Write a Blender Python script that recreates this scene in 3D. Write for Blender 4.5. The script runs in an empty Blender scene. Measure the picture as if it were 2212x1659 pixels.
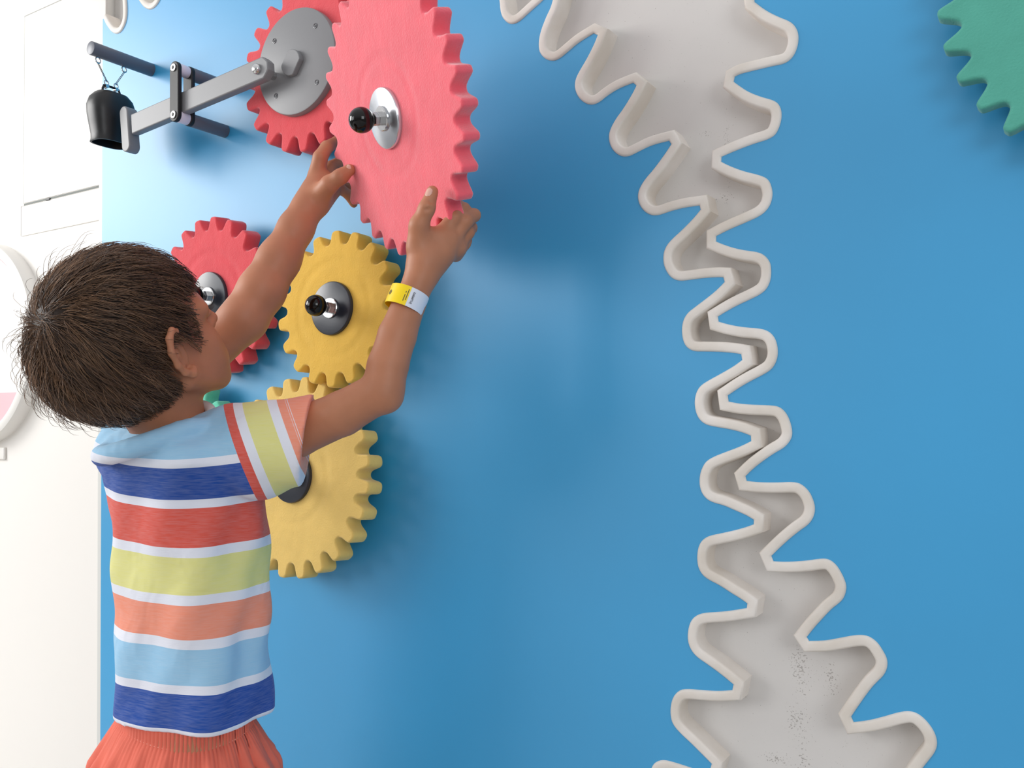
import bpy, bmesh, math, random
import numpy as np
from mathutils import Vector, Matrix
from mathutils.geometry import tessellate_polygon
PI = math.pi
SC = bpy.context.scene
COL = SC.collection

# ------------------------------------------------------------------ camera
W_, H_, FOC = 2212, 1659, 1900.0
CAM = np.array([0.0, 0.0, 1.08])
pitch, yaw, roll = 0.03030526, 0.56320164, -0.01070302
_cp, _sp, _cy, _sy = math.cos(pitch), math.sin(pitch), math.cos(yaw), math.sin(yaw)
FW = np.array([-_sy * _cp, _cy * _cp, _sp])
_r0 = np.array([_cy, _sy, 0.0]); _u0 = np.cross(_r0, FW)
RT = _r0 * math.cos(roll) + _u0 * math.sin(roll)
UP = -_r0 * math.sin(roll) + _u0 * math.cos(roll)
cd = bpy.data.cameras.new('camera'); cam = bpy.data.objects.new('camera', cd); COL.objects.link(cam)
cd.sensor_fit = 'HORIZONTAL'; cd.sensor_width = 36.0; cd.lens = 36.0 * FOC / W_
cd.clip_start = 0.02; cd.clip_end = 60
cam.matrix_world = Matrix(((RT[0], UP[0], -FW[0], CAM[0]), (RT[1], UP[1], -FW[1], CAM[1]), (RT[2], UP[2], -FW[2], CAM[2]), (0, 0, 0, 1)))
SC.camera = cam

# ------------------------------------------------------------------ world, daylight, exposure
wd = bpy.data.worlds.new('world'); SC.world = wd; wd.use_nodes = True
bg = wd.node_tree.nodes['Background']; bg.inputs[1].default_value = 1.0
_N = wd.node_tree.nodes; _L = wd.node_tree.links                     # a bright ceiling above a dimmer room
_tc = _N.new('ShaderNodeTexCoord'); _sx = _N.new('ShaderNodeSeparateXYZ'); _L.new(_tc.outputs['Generated'], _sx.inputs[0])
_mr = _N.new('ShaderNodeMapRange'); _mr.inputs['From Min'].default_value = -1; _mr.inputs['From Max'].default_value = 1; _L.new(_sx.outputs['Z'], _mr.inputs['Value'])
_rp = _N.new('ShaderNodeValToRGB'); _e = _rp.color_ramp.elements
_e[0].position = 0; _e[0].color = (.26, .25, .24, 1); _e[1].position = 1; _e[1].color = (.88, .88, .90, 1)
_q = _e.new(.47); _q.color = (.25, .25, .255, 1); _q = _e.new(.62); _q.color = (.57, .58, .60, 1)
_L.new(_mr.outputs['Result'], _rp.inputs['Fac']); _L.new(_rp.outputs['Color'], bg.inputs['Color'])
def area(name, loc, target, sx, sy, power, col=(1, 1, 1)):
    l = bpy.data.lights.new(name, 'AREA'); l.shape = 'RECTANGLE'; l.size = sx; l.size_y = sy; l.energy = power; l.color = col
    o = bpy.data.objects.new(name, l); COL.objects.link(o); o.location = loc
    o.rotation_euler = (Vector(target) - Vector(loc)).to_track_quat('-Z', 'Y').to_euler()
    return o
area('daylight_window', (-4.2, -0.55, 2.35), (-1.0, 0.9, 1.2), 1.25, 1.4, 72, (1.0, 0.99, 0.97))
area('sheen_light_rear', (-4.2, -3.0, 2.1), (-1.0, 0.9, 1.3), 2.2, 2.0, 64, (0.98, 0.99, 1.0))  # dimmer area light added to carry the wall's sheen further right
area('fill_light_far_side', (2.6, -1.6, 1.8), (0.2, 1.0, 1.1), 1.6, 1.6, 36, (0.94, 0.97, 1.0))  # soft fill added to brighten the right-facing sides of the trim
SC.view_settings.view_transform = 'Standard'; SC.view_settings.look = 'None'
SC.view_settings.gamma = 1.0; SC.view_settings.use_curve_mapping = False
SC.view_settings.exposure = 0.05

# ------------------------------------------------------------------ helpers
def at(px, py, Y):
    """pixel -> world point on the vertical plane y = Y"""
    d = (px - W_ / 2) * RT - (py - H_ / 2) * UP + FOC * FW
    return CAM + d * (Y / d[1])
def atd(px, py, d):
    """pixel -> world point at optical depth d"""
    return CAM + ((px - W_ / 2) / FOC * RT - (py - H_ / 2) / FOC * UP + FW) * d
def srgb(r, g, b):
    f = lambda c: (c / 255 / 12.92) if c / 255 <= 0.04045 else ((c / 255 + 0.055) / 1.055) ** 2.4
    return (f(r), f(g), f(b), 1.0)
def link(o, parent=None):
    COL.objects.link(o)
    if parent is not None:
        o.parent = parent
        o.matrix_parent_inverse = Matrix.Identity(4)
    return o
def tag(o, label=None, cat=None, group=None, kind=None):
    if label: o['label'] = label
    if cat: o['category'] = cat
    if group: o['group'] = group
    if kind: o['kind'] = kind
    return o
def empty(name, loc=(0, 0, 0), rot=None):
    o = bpy.data.objects.new(name, None); o.location = loc
    if rot is not None: o.rotation_euler = rot
    o.empty_display_size = 0.05
    return link(o)
def mesh_obj(name, V, F, mat, parent=None, smooth=True, sharp=35, invm=None):
    me = bpy.data.meshes.new(name)
    me.from_pydata([tuple(v) for v in V], [], [tuple(f) for f in F]); me.update()
    bm = bmesh.new(); bm.from_mesh(me)
    bmesh.ops.recalc_face_normals(bm, faces=bm.faces)
    if smooth:
        for f in bm.faces: f.smooth = len(f.verts) != 3
        a = math.radians(sharp)
        for e in bm.edges:
            if len(e.link_faces) == 2 and e.calc_face_angle(0) > a: e.smooth = False
    bm.to_mesh(me); bm.free()
    if invm is not None: me.transform(invm)
    me.materials.append(mat)
    return link(bpy.data.objects.new(name, me), parent)
class MB:
    """collects simple solids into one mesh"""
    def __init__(s): s.V = []; s.F = []
    def add(s, V, F):
        n = len(s.V); s.V += [tuple(map(float, v)) for v in V]; s.F += [tuple(n + i for i in f) for f in F]; return s
    def box(s, lo, hi, bev=0.0):
        bm = bmesh.new(); bmesh.ops.create_cube(bm, size=1)
        lo = np.array(lo, float); hi = np.array(hi, float)
        for v in bm.verts:
            v.co = Vector(((lo + hi) / 2 + np.array(v.co) * (hi - lo)).tolist())
        if bev: bmesh.ops.bevel(bm, geom=bm.edges[:], offset=bev, segments=3, profile=0.5, affect='EDGES')
        bm.verts.index_update()
        s.add([v.co[:] for v in bm.verts], [[v.index for v in f.verts] for f in bm.faces]); bm.free(); return s
    def lathe(s, prof, origin, axis, n=40, xdir=None, nside=None):
        """prof: list of (radius, height along axis)"""
        ax = np.array(axis, float); ax /= np.linalg.norm(ax)
        h = np.array([0, 0, 1.0]) if abs(ax[2]) < .9 else np.array([1.0, 0, 0])
        e1 = np.cross(ax, h); e1 /= np.linalg.norm(e1); e2 = np.cross(ax, e1); o = np.array(origin, float)
        V = []; F = []; m = len(prof)
        for (r, z) in prof:
            for i in range(n):
                t = 2 * PI * i / n
                V.append(o + ax * z + (e1 * math.cos(t) + e2 * math.sin(t)) * max(r, 1e-5))
        for j in range(m - 1):
            for i in range(n):
                k = (i + 1) % n; F.append((j * n + i, j * n + k, (j + 1) * n + k, (j + 1) * n + i))
        F.append(tuple(range(n))); F.append(tuple(range((m - 1) * n, m * n)))
        return s.add(V, F)
    def cyl(s, a, b, r, n=32, bev=0.0):
        a = np.array(a, float); b = np.array(b, float); L = np.linalg.norm(b - a)
        pr = [(r, 0), (r, L)] if not bev else [(r - bev, 0), (r - .3 * bev, .3 * bev), (r, bev), (r, L - bev), (r - .3 * bev, L - .3 * bev), (r - bev, L)]
        return s.lathe(pr, a, b - a, n)
    def tube(s, pts, r, n=10, closed=False):
        P = [np.array(p, float) for p in pts]; m = len(P); V = []; F = []
        ref = np.array([.31, .22, .93])
        for i, p in enumerate(P):
            a = P[(i - 1) % m] if (closed or i > 0) else P[0]; b = P[(i + 1) % m] if (closed or i < m - 1) else P[-1]
            t = b - a; t /= np.linalg.norm(t); e1 = np.cross(t, ref); e1 /= np.linalg.norm(e1); e2 = np.cross(t, e1)
            rr = r[i] if hasattr(r, '__len__') else r
            for k in range(n):
                q = 2 * PI * k / n; V.append(p + (e1 * math.cos(q) + e2 * math.sin(q)) * rr)
        for i in range(m if closed else m - 1):
            j = (i + 1) % m
            for k in range(n):
                l = (k + 1) % n; F.append((i * n + k, i * n + l, j * n + l, j * n + k))
        if not closed: F.append(tuple(range(n))); F.append(tuple(range((m - 1) * n, m * n)))
        return s.add(V, F)
    def prism(s, poly, map3, y0, y1, bev=0.0, seg=3):
        """poly: closed 2D outline (ccw); map3(x, z, y) -> 3D; bevelled on both rims"""
        P = np.array(poly, float)
        if 0.5 * np.sum(P[:, 0] * np.roll(P[:, 1], -1) - np.roll(P[:, 0], -1) * P[:, 1]) < 0: P = P[::-1]
        a = P - np.roll(P, 1, 0); b = np.roll(P, -1, 0) - P
        a /= np.linalg.norm(a, axis=1)[:, None] + 1e-12; b /= np.linalg.norm(b, axis=1)[:, None] + 1e-12
        na = np.stack([a[:, 1], -a[:, 0]], 1); nb = np.stack([b[:, 1], -b[:, 0]], 1); nn = na + nb
        nn /= np.linalg.norm(nn, axis=1)[:, None] + 1e-12
        nn /= np.maximum((nn * na).sum(1), .6)[:, None]
        n = len(P); rings = []
        if bev:
            for k in range(seg + 1):
                t = PI / 2 * k / seg; rings.append((bev * (1 - math.sin(t)), y0 + bev * (1 - math.cos(t))))
            for k in range(seg + 1):
                t = PI / 2 * (1 - k / seg); rings.append((bev * (1 - math.sin(t)), y1 - bev * (1 - math.cos(t))))
        else: rings = [(0, y0), (0, y1)]
        V = []; F = []
        for off, y in rings:
            Q = P - nn * off
            for q in Q: V.append(map3(q[0], q[1], y))
        m = len(rings)
        for j in range(m - 1):
            for i in range(n):
                k = (i + 1) % n; F.append((j * n + i, j * n + k, (j + 1) * n + k, (j + 1) * n + i))
        tri = tessellate_polygon([[Vector((q[0], q[1], 0)) for q in (P - nn * rings[0][0])]])
        F += [tuple(t) for t in tri]; F += [tuple((m - 1) * n + i for i in t) for t in tri]
        return s.add(V, F)
    def build(s, name, mat, parent=None, smooth=True, sharp=35, local=None):
        """local: subtract the parent's location so that children sit in its space"""
        V = np.array(s.V)
        if local is not None: V = V - np.array(local)
        return mesh_obj(name, V, s.F, mat, parent, smooth, sharp)

# ------------------------------------------------------------------ materials
def mat(name, col, rough=0.5, metal=0.0, spec=0.5, bump=0.0, bscale=200.0, var=0.0, vscale=8.0, sheen=0.0, coat=0.0, sss=0.0, ssc=None, bdist=0.001, var2=None):
    m = bpy.data.materials.new(name); m.use_nodes = True; nt = m.node_tree; N = nt.nodes; L = nt.links
    b = N['Principled BSDF']; b.inputs['Base Color'].default_value = col; b.inputs['Roughness'].default_value = rough
    b.inputs['Metallic'].default_value = metal; b.inputs['Specular IOR Level'].default_value = spec
    if sheen:
        b.inputs['Sheen Weight'].default_value = sheen; b.inputs['Sheen Roughness'].default_value = 0.5
    if coat:
        b.inputs['Coat Weight'].default_value = coat; b.inputs['Coat Roughness'].default_value = 0.05
    if sss:
        b.inputs['Subsurface Weight'].default_value = sss; b.inputs['Subsurface Radius'].default_value = ssc or (1, .35, .2); b.inputs['Subsurface Scale'].default_value = 0.006
    tc = N.new('ShaderNodeTexCoord')
    if var:
        nz = N.new('ShaderNodeTexNoise'); nz.inputs['Scale'].default_value = vscale; nz.inputs['Detail'].default_value = 6
        L.new(tc.outputs['Object'], nz.inputs['Vector'])
        rp = N.new('ShaderNodeValToRGB'); c = np.array(col[:3])
        c2 = np.array(var2[:3]) if var2 else c * (1 - var)
        rp.color_ramp.elements[0].position = .35; rp.color_ramp.elements[1].position = .68
        rp.color_ramp.elements[0].color = (*c2, 1); rp.color_ramp.elements[1].color = (*np.minimum(c * (1 + var * .5), 1), 1)
        L.new(nz.outputs['Fac'], rp.inputs['Fac']); L.new(rp.outputs['Color'], b.inputs['Base Color'])
    if bump:
        nb = N.new('ShaderNodeTexNoise'); nb.inputs['Scale'].default_value = bscale; nb.inputs['Detail'].default_value = 4
        L.new(tc.outputs['Object'], nb.inputs['Vector'])
        bp = N.new('ShaderNodeBump'); bp.inputs['Strength'].default_value = bump; bp.inputs['Distance'].default_value = bdist
        L.new(nb.outputs['Fac'], bp.inputs['Height']); L.new(bp.outputs['Normal'], b.inputs['Normal'])
    return m
M = {}
M['blue'] = mat('blue_wall_paint', srgb(50, 156, 210), 0.44, spec=0.9, var=0.04, vscale=3, bump=.12, bscale=60, bdist=.0006)
M['trim'] = mat('white_rubber_trim', srgb(232, 226, 220), 0.5, var=.05, vscale=14, var2=srgb(216, 207, 196))
M['recess'] = mat('white_recess_board', srgb(212, 208, 204), 0.6, var=.05, vscale=5, bump=.15, bscale=90)
def scuffs(m, spots):
    """dark rubbed-in specks on the board around a few worn places"""
    nt = m.node_tree; N = nt.nodes; L = nt.links; b = N['Principled BSDF']; src = b.inputs['Base Color'].links[0].from_socket
    tc = N.new('ShaderNodeTexCoord'); nz = N.new('ShaderNodeTexNoise'); nz.inputs['Scale'].default_value = 520; nz.inputs['Detail'].default_value = 1; L.new(tc.outputs['Object'], nz.inputs['Vector'])
    acc = None
    for c, sz in spots:
        mp = N.new('ShaderNodeVectorMath'); mp.operation = 'SUBTRACT'; mp.inputs[1].default_value = c; L.new(tc.outputs['Object'], mp.inputs[0])
        sc = N.new('ShaderNodeVectorMath'); sc.operation = 'DIVIDE'; sc.inputs[1].default_value = (sz[0], 1, sz[1]); L.new(mp.outputs[0], sc.inputs[0])
        ln = N.new('ShaderNodeVectorMath'); ln.operation = 'LENGTH'; L.new(sc.outputs[0], ln.inputs[0])
        r = N.new('ShaderNodeMapRange'); r.inputs['From Min'].default_value = 1; r.inputs['From Max'].default_value = 0; L.new(ln.outputs['Value'], r.inputs['Value'])
        if acc is None: acc = r.outputs[0]
        else:
            a = N.new('ShaderNodeMath'); a.operation = 'MAXIMUM'; L.new(acc, a.inputs[0]); L.new(r.outputs[0], a.inputs[1]); acc = a.outputs[0]
    th = N.new('ShaderNodeMapRange'); th.inputs['To Min'].default_value = .78; th.inputs['To Max'].default_value = .55; L.new(acc, th.inputs['Value'])
    g = N.new('ShaderNodeMath'); g.operation = 'GREATER_THAN'; L.new(nz.outputs['Fac'], g.inputs[0]); L.new(th.outputs[0], g.inputs[1])
    k = N.new('ShaderNodeMath'); k.operation = 'MULTIPLY'; k.inputs[1].default_value = .45; L.new(g.outputs[0], k.inputs[0])
    mx = N.new('ShaderNodeMix'); mx.data_type = 'RGBA'; L.new(k.outputs[0], mx.inputs[0]); L.new(src, mx.inputs[6]); mx.inputs[7].default_value = srgb(96, 84, 74)
    L.new(mx.outputs[2], b.inputs['Base Color'])
_pt = lambda x, y: (float(at(x, y, 1.118)[0]), 1.118, float(at(x, y, 1.118)[2]))
scuffs(M['recess'], [(_pt(1728, 1445), (.020, .05)), (_pt(1722, 1560), (.022, .035)), (_pt(1735, 1640), (.012, .04)), (_pt(1795, 1465), (.016, .03)), (_pt(1570, 345), (.007, .09)), (_pt(1565, 425), (.02, .012)), (_pt(1528, 288), (.014, .006)), (_pt(1680, 1640), (.03, .012))])
M['white'] = mat('white_wall_paint', srgb(238, 234, 228), 0.5)
M['whitebox'] = mat('white_lacquer', srgb(240, 237, 231), 0.4)
M['slot'] = mat('grey_shadow_gap', srgb(120, 125, 120), 0.7)
M['pink'] = mat('pale_pink_panel', srgb(252, 190, 196), 0.4)
M['floor'] = mat('grey_floor', srgb(178, 176, 172), 0.5, var=.08, vscale=4)
M['edge2'] = mat('pale_grey_gap', srgb(168, 166, 160), 0.7)
M['edge'] = mat('grey_edge_strip', srgb(214, 214, 210), 0.5)
def foam(name, col, dark):
    m = mat(name, col, 0.92, spec=0.2, bump=.8, bscale=380, bdist=.0009, var=.06, vscale=22, sheen=.25)
    # soft moulded dents, cracks and a shallow ring around the hub
    nt = m.node_tree; N = nt.nodes; L = nt.links; b = N['Principled BSDF']; tc = [n for n in N if n.type == 'TEX_COORD'][0]
    bp = [n for n in N if n.type == 'BUMP'][0]
    big = N.new('ShaderNodeTexNoise'); big.inputs['Scale'].default_value = 38; big.inputs['Detail'].default_value = 3; L.new(tc.outputs['Object'], big.inputs['Vector'])
    b2 = N.new('ShaderNodeBump'); b2.inputs['Strength'].default_value = .34; b2.inputs['Distance'].default_value = .004
    L.new(big.outputs['Fac'], b2.inputs['Height'])
    sx = N.new('ShaderNodeSeparateXYZ'); L.new(tc.outputs['Object'], sx.inputs[0])
    cx = N.new('ShaderNodeCombineXYZ'); L.new(sx.outputs['X'], cx.inputs['X']); L.new(sx.outputs['Z'], cx.inputs['Z'])
    ln = N.new('ShaderNodeVectorMath'); ln.operation = 'LENGTH'; L.new(cx.outputs[0], ln.inputs[0])
    mr = N.new('ShaderNodeMath'); mr.operation = 'SUBTRACT'; mr.inputs[1].default_value = .077; L.new(ln.outputs['Value'], mr.inputs[0])
    ma = N.new('ShaderNodeMath'); ma.operation = 'ABSOLUTE'; L.new(mr.outputs[0], ma.inputs[0])
    rg = N.new('ShaderNodeMapRange'); rg.interpolation_type = 'SMOOTHSTEP'; rg.inputs['From Max'].default_value = .012
    L.new(ma.outputs[0], rg.inputs['Value'])
    b3 = N.new('ShaderNodeBump'); b3.inputs['Strength'].default_value = .22; b3.inputs['Distance'].default_value = .004
    L.new(rg.outputs['Result'], b3.inputs['Height']); L.new(b2.outputs['Normal'], b3.inputs['Normal']); L.new(b3.outputs['Normal'], bp.inputs['Normal'])
    return m
M['red'] = foam('red_foam', srgb(232, 80, 88), 0)
M['red'].node_tree.nodes['Principled BSDF'].inputs['Sheen Weight'].default_value = .5
M['pinkred'] = foam('lit_red_foam', srgb(250, 100, 114), 0)  # red foam, the bright light on its face mixed into the colour
M['pinkred'].node_tree.nodes['Principled BSDF'].inputs['Sheen Weight'].default_value = .7
M['yellow'] = foam('yellow_foam', srgb(238, 192, 84), 0)
M['yellow2'] = foam('pale_yellow_foam', srgb(238, 202, 116), 0)
M['mint'] = foam('mint_foam', srgb(110, 214, 182), 0)
M['green'] = foam('green_foam', srgb(88, 170, 152), 0)
M['plate'] = mat('dark_grey_plastic', srgb(40, 44, 54), 0.30, bump=.05, bscale=300)
M['plateglare'] = mat('glare_lit_plate', (.62, .64, .68, 1), 0.24, metal=.9)  # dark plastic hub plate with window glare put into a pale metallic colour
M['chrome'] = mat('polished_steel', (.66, .66, .66, 1), 0.18, metal=1.0)
M['knob'] = mat('black_ball_plastic', srgb(10, 8, 8), 0.10, spec=.4)
M['greyplastic'] = mat('grey_plastic', srgb(132, 132, 134), 0.42, bump=.06, bscale=500)
M['rodgrey'] = mat('slate_grey_rod', srgb(98, 101, 112), 0.38)
M['screw'] = mat('grey_screw_head', srgb(104, 104, 106), 0.35, metal=.6)
M['blackplate'] = mat('black_brushed_plate', srgb(22, 22, 23), 0.5, bump=.1, bscale=120)
M['whiteroll'] = mat('white_nylon', srgb(226, 222, 236), 0.4)
M['bell'] = mat('black_cast_bell', srgb(24, 24, 25), 0.42, bump=.25, bscale=90, bdist=.001)
M['band_yellow'] = mat('yellow_wristband', srgb(255, 220, 0), 0.35)
M['band_white'] = mat('white_wristband', srgb(226, 230, 242), 0.4)
M['ink'] = mat('dark_ink', srgb(60, 56, 58), 0.6)
M['eye'] = mat('eye_white', srgb(235, 232, 228), 0.15)
M['iris'] = mat('brown_iris', srgb(70, 45, 28), 0.1)

# ------------------------------------------------------------------ setting: blue gear shaped wall panels
YW = 1.09                                  # face of the blue wall
LO = [(1079.6,-6),(1082,32),(1095,49),(1107.5,53),(1121.7,47.5),(1145.4,25.3),(1172.3,1.6),(1188,-16),'t',(1198,-12),'t',(1191,16),(1180,38),(1167.6,71),(1163.8,95),(1166,114),(1178.7,128),(1194.5,132),(1207,128),(1224.5,114),(1249.9,91.8),(1283,72),'t',(1292,76),'t',(1284.7,95),(1268.9,126.6),(1249.9,158),(1242,177),(1243,196),(1253,215),(1272,227),(1291,224),(1313,205.7),(1338.5,190),(1368.5,178.8),'t',(1375.5,185),'t',(1367,202.5),(1348,234),(1329,259.5),(1316.3,284.8),(1315.7,303.8),(1322.7,322.8),(1338.5,337),(1357.5,338.6),(1376.5,329),(1408,313.3),(1446,303.8),'t',(1450.8,311.7),'t',(1439.7,329),(1414.4,364),(1392.3,389),(1379.6,411.4),(1378,432),(1387.5,452.5),(1405,465),(1424,465),(1449,455.7),(1481,447.8),(1512,443.8),'t',(1514,453.2),'t',(1499,471.7),(1474.8,496.3),(1452,516.8),(1440,531),(1433.4,547.5),(1433.4,568),(1439,584.4),(1450,600),(1466.6,607),(1487,605),(1520,600.4),(1550.6,598.4),(1563,599),'t',(1566,609),'t',(1550.6,625.4),(1528,643.9),(1503.4,662.3),(1485,676.6),(1475.8,693),(1472.8,715),(1476.8,739),(1486,752.3),(1500.4,759),(1523,759),(1555.7,759.8),(1584.4,761.9),(1601.8,765),'t',(1603.9,777.9),'t',(1584.4,792.2),(1555.7,808.6),(1531,822),(1513.7,833),(1504.5,847.5),(1500.4,868),(1503.5,890.6),(1511.7,907),(1525,917),(1541.4,921),(1574,926.4),(1600.8,932.6),(1622.3,940.8),'t',(1623.4,953),'t',(1600.8,964.3),(1568,976.6),(1541.4,986.9),(1525,997),(1515.8,1013.5),(1511.7,1030),(1511.7,1049),(1516.8,1065.6),(1527,1077.9),(1541.4,1085.7),(1564,1091.2),(1584.4,1100.4),(1613,1112.7),(1629,1122.5),'t',(1628.5,1132.8),'t',(1611,1139.3),(1584.4,1146.5),(1555.7,1152.7),(1531,1157.8),(1516.8,1167),(1508.6,1182.4),(1506,1205),(1508.6,1225.4),(1517.8,1241.8),(1531,1252),(1555.7,1264.3),(1580.3,1280.7),(1600.8,1293),(1615,1303.3),'t',(1613.5,1313.5),'t',(1590.6,1317.6),(1559.8,1321.7),(1518,1323.9),(1500.4,1332),(1490.7,1345),(1485.8,1368),(1486.8,1387.4),(1494,1405.3),(1507,1420),(1526.5,1433),(1555.8,1454),(1585,1478),'t',(1582.5,1491),'t',(1555.8,1493),(1523,1491.6),(1481,1487.5),(1464.6,1493),(1453,1508),(1448.4,1530.7),(1450,1553.4),(1456.5,1568),(1471,1584.4),(1494,1605.5),(1520,1631.6),(1538,1649.5),'t',(1534,1664),'t',(1510,1664),(1487,1656.5),(1461,1648),(1433.7,1640.7),(1415.8,1646),(1407,1659),(1402,1685),(1406,1710),(1420,1735),(1450,1765),(1470,1800),(1430,1815),(1380,1800),(1345,1805),(1335,1840)]
RO = [(1650,-110),(1600,-80),(1560,-62),'t',(1558,-50),'t',(1600,-30),(1626,-14),(1630,3.8),'t'][:0] + [(1700,-120),(1712,-95),(1700,-75),(1660,-55),(1628,-10),'t',(1630,5),'t',(1655,23.7),(1680,36.4),(1708.7,47.5),(1721,61.7),(1725.5,79),(1723,101),(1713.5,123.4),(1696,137.7),(1667.6,143),(1629.6,152),(1598,159.8),(1586.9,166),'t',(1584.7,177),'t',(1598,186.7),(1617,199.4),(1645.4,210.4),(1670.8,216.8),(1683.4,226),(1689,243.7),(1686.6,265.8),(1677,289.6),(1661.3,300.6),(1629.6,310),(1591.6,324.4),(1558.4,338.6),'t',(1557.8,349.7),'t',(1572.7,357.6),(1604.3,370),(1645.4,379.7),(1661.3,389),(1668,408),(1669,424),(1662.9,446),(1645.4,465),(1613.8,479.4),(1572.7,496.8),(1547,510),'t',(1546.9,522),'t',(1560.8,528),(1585.4,536.3),(1610,541.4),(1638.7,545),(1653,552.7),(1663.3,566),(1666,580.3),(1665.3,602.9),(1657,623.4),(1642.8,635.7),(1622.3,646),(1595.7,658),(1569,672.5),(1550.6,683.8),'t',(1552.2,695),'t',(1573,701.2),(1606,707.4),(1642.8,709.6),(1662.3,716.4),(1674.6,730.7),(1679.7,749),(1680.3,765.6),(1676.6,782),(1666.4,798.4),(1646,810.7),(1621.3,823),(1596.7,837.3),(1572,854),'t',(1573.8,867.6),'t',(1594.7,872),(1625.4,874.6),(1670,875.8),(1686.9,880.3),(1700.2,894.7),(1708.4,915),(1711.9,935.7),(1708.4,950),(1695,966.4),(1672.5,978.7),(1646,997),(1625.4,1013.5),(1610,1028.8),'t',(1613,1039),'t',(1635.7,1042),(1676.6,1042.6),(1715.6,1041),(1732,1046),(1748.4,1061.5),(1757.6,1082),(1761,1098.4),(1757.6,1116.8),(1746.3,1133.2),(1727.9,1145.5),(1707.4,1161.9),(1686.9,1180.3),(1666,1200.8),'t',(1670.9,1212.7),'t',(1697,1214),(1738,1212),(1777,1206),(1793.4,1209),(1807.8,1221.3),(1820,1241.8),(1827.3,1260.2),(1828.3,1272.5),(1823.2,1291),(1812,1303),(1796.7,1314),(1773.9,1338.6),(1757.6,1356.5),(1742.3,1376),'t',(1747.8,1384.8),'t',(1783.6,1384),(1816,1377.7),(1852,1371),(1874.8,1372.8),(1894.3,1385.8),(1907.3,1405.3),(1916.5,1423),(1917,1441),(1909,1459),(1891,1475.3),(1874.8,1494.8),(1855.3,1522.5),(1838.3,1547.6),'t',(1843.9,1560),'t',(1874.8,1556.7),(1907.3,1548.6),(1939.9,1538.8),(1962.7,1535.5),(1982.2,1540.4),(2001.7,1556.7),(2018,1579.5),(2025,1602.3),(2021.3,1621.8),(2006.6,1641.3),(1992,1659),(1975,1685),(1962,1712),(1950,1740),'t',(1958,1752),'t',(2000,1748),(2050,1730),(2085,1735),(2115,1775),(2130,1810)]
# lobes hanging into the top left corner, then teeth above the picture back to the first lobe
TO = [(224.5,40),'t',(232,56),(244,72),(257,74),(268,62),(276,38),(275,0),(271,-26),'t',(280,-32),'t',(292,-18),(303,5),(314,18),(327,22),(340,12),(350,-8),(352,-40),(360,-60),'t',(372,-62),'t',(390,-45),(410,-42),(425,-60),(428,-90)]
for k in range(9):
    x = 440 + k * 66; y0 = -120 - 55 * math.sin(PI * (k + .5) / 9)
    TO += [(x, y0), (x + 18, y0 + 4), (x + 26, y0 + 40), (x + 40, y0 + 44), (x + 52, y0 + 36), (x + 54, y0)]
TO += [(1050, -80), (1066, -50)]
def trace(pts):
    P = []; S = []
    for p in pts:
        if p == 't': S[-1] = True
        else: P.append(at(p[0], p[1], YW)[[0, 2]]); S.append(False)
    return np.array(P), S
def chaikin(P, S, closed=False, it=2):
    for _ in range(it):
        Q = []; T = []; n = len(P)
        for i in range(n):
            if not closed and (i == 0 or i == n - 1) or S[i]: Q.append(P[i]); T.append(S[i]); continue
            a, c = P[(i - 1) % n], P[(i + 1) % n]
            Q.append(P[i] * .75 + a * .25); Q.append(P[i] * .75 + c * .25); T += [False, False]
        P = np.array(Q); S = T
    keep = [0]
    for i in range(1, len(P)):
        if np.linalg.norm(P[i] - P[keep[-1]]) > .0012: keep.append(i)
    return P[keep], [S[i] for i in keep]
PL, SL = chaikin(*trace(TO + LO)); PR, SR = chaikin(*trace(RO))
m3 = lambda x, z, y: (x, y, z)
XL = at(219, 900, YW)[0]
def zclose(P, xs, top, bot):
    return P
left_poly = list(map(tuple, PL)) + [(PL[-1][0], -.02), (XL, -.02), (XL, PL[0][1])]
MB().prism(left_poly, m3, YW, YW + .027).build('wall_center', M['blue'], sharp=30)
right_poly = list(map(tuple, PR)) + [(PR[-1][0] + .02, -.02), (1.6, -.02), (1.6, 2.7), (PR[0][0], 2.7)]
MB().prism(right_poly, m3, YW, YW + .027).build('wall_right', M['blue'], sharp=30)
for n in ('wall_center', 'wall_right'): bpy.data.objects[n]['kind'] = 'structure'
def sweep(name, P, side, width=.0128, parent=None):
    """rounded white edging swept along the cut-out, side = +1 left of travel"""
    P = np.array(P); n = len(P)
    t = np.zeros_like(P); a = np.diff(P, axis=0); a /= np.linalg.norm(a, axis=1)[:, None]
    na = np.stack([-a[:, 1], a[:, 0]], 1) * side
    nn = np.zeros_like(P); nn[0] = na[0]; nn[-1] = na[-1]; nn[1:-1] = na[1:] + na[:-1]
    nn /= np.linalg.norm(nn, axis=1)[:, None]
    sc = np.ones(n); sc[1:-1] = 1 / np.clip((nn[1:-1] * na[1:]).sum(1), .62, 1)
    prof = [(-.0002, .012), (-.0002, -.0004), (.0006, -.0018), (.0018, -.0027), (.0028, -.0031), (.0064, -.0031), (width - .0028, -.0031), (width - .0018, -.0027), (width - .0006, -.0016), (width, .0004), (width, .0295)]
    m = len(prof); V = []; F = []
    for i in range(n):
        for o, y in prof:
            q = P[i] + nn[i] * sc[i] * o; V.append((q[0], YW + y, q[1]))
    for i in range(n - 1):
        for k in range(m - 1): F.append((i * m + k, i * m + k + 1, (i + 1) * m + k + 1, (i + 1) * m + k))
    F.append(tuple(range(m))); F.append(tuple(range((n - 1) * m, n * m)))
    o = mesh_obj(name, V, F, M['trim'], parent, True, 50); o['kind'] = 'structure'; return o
def signed(P, ref):   # which side is the cut-out
    return 1
sweep('trim_1', PL, 1); sweep('trim_2', PR, -1)
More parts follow.
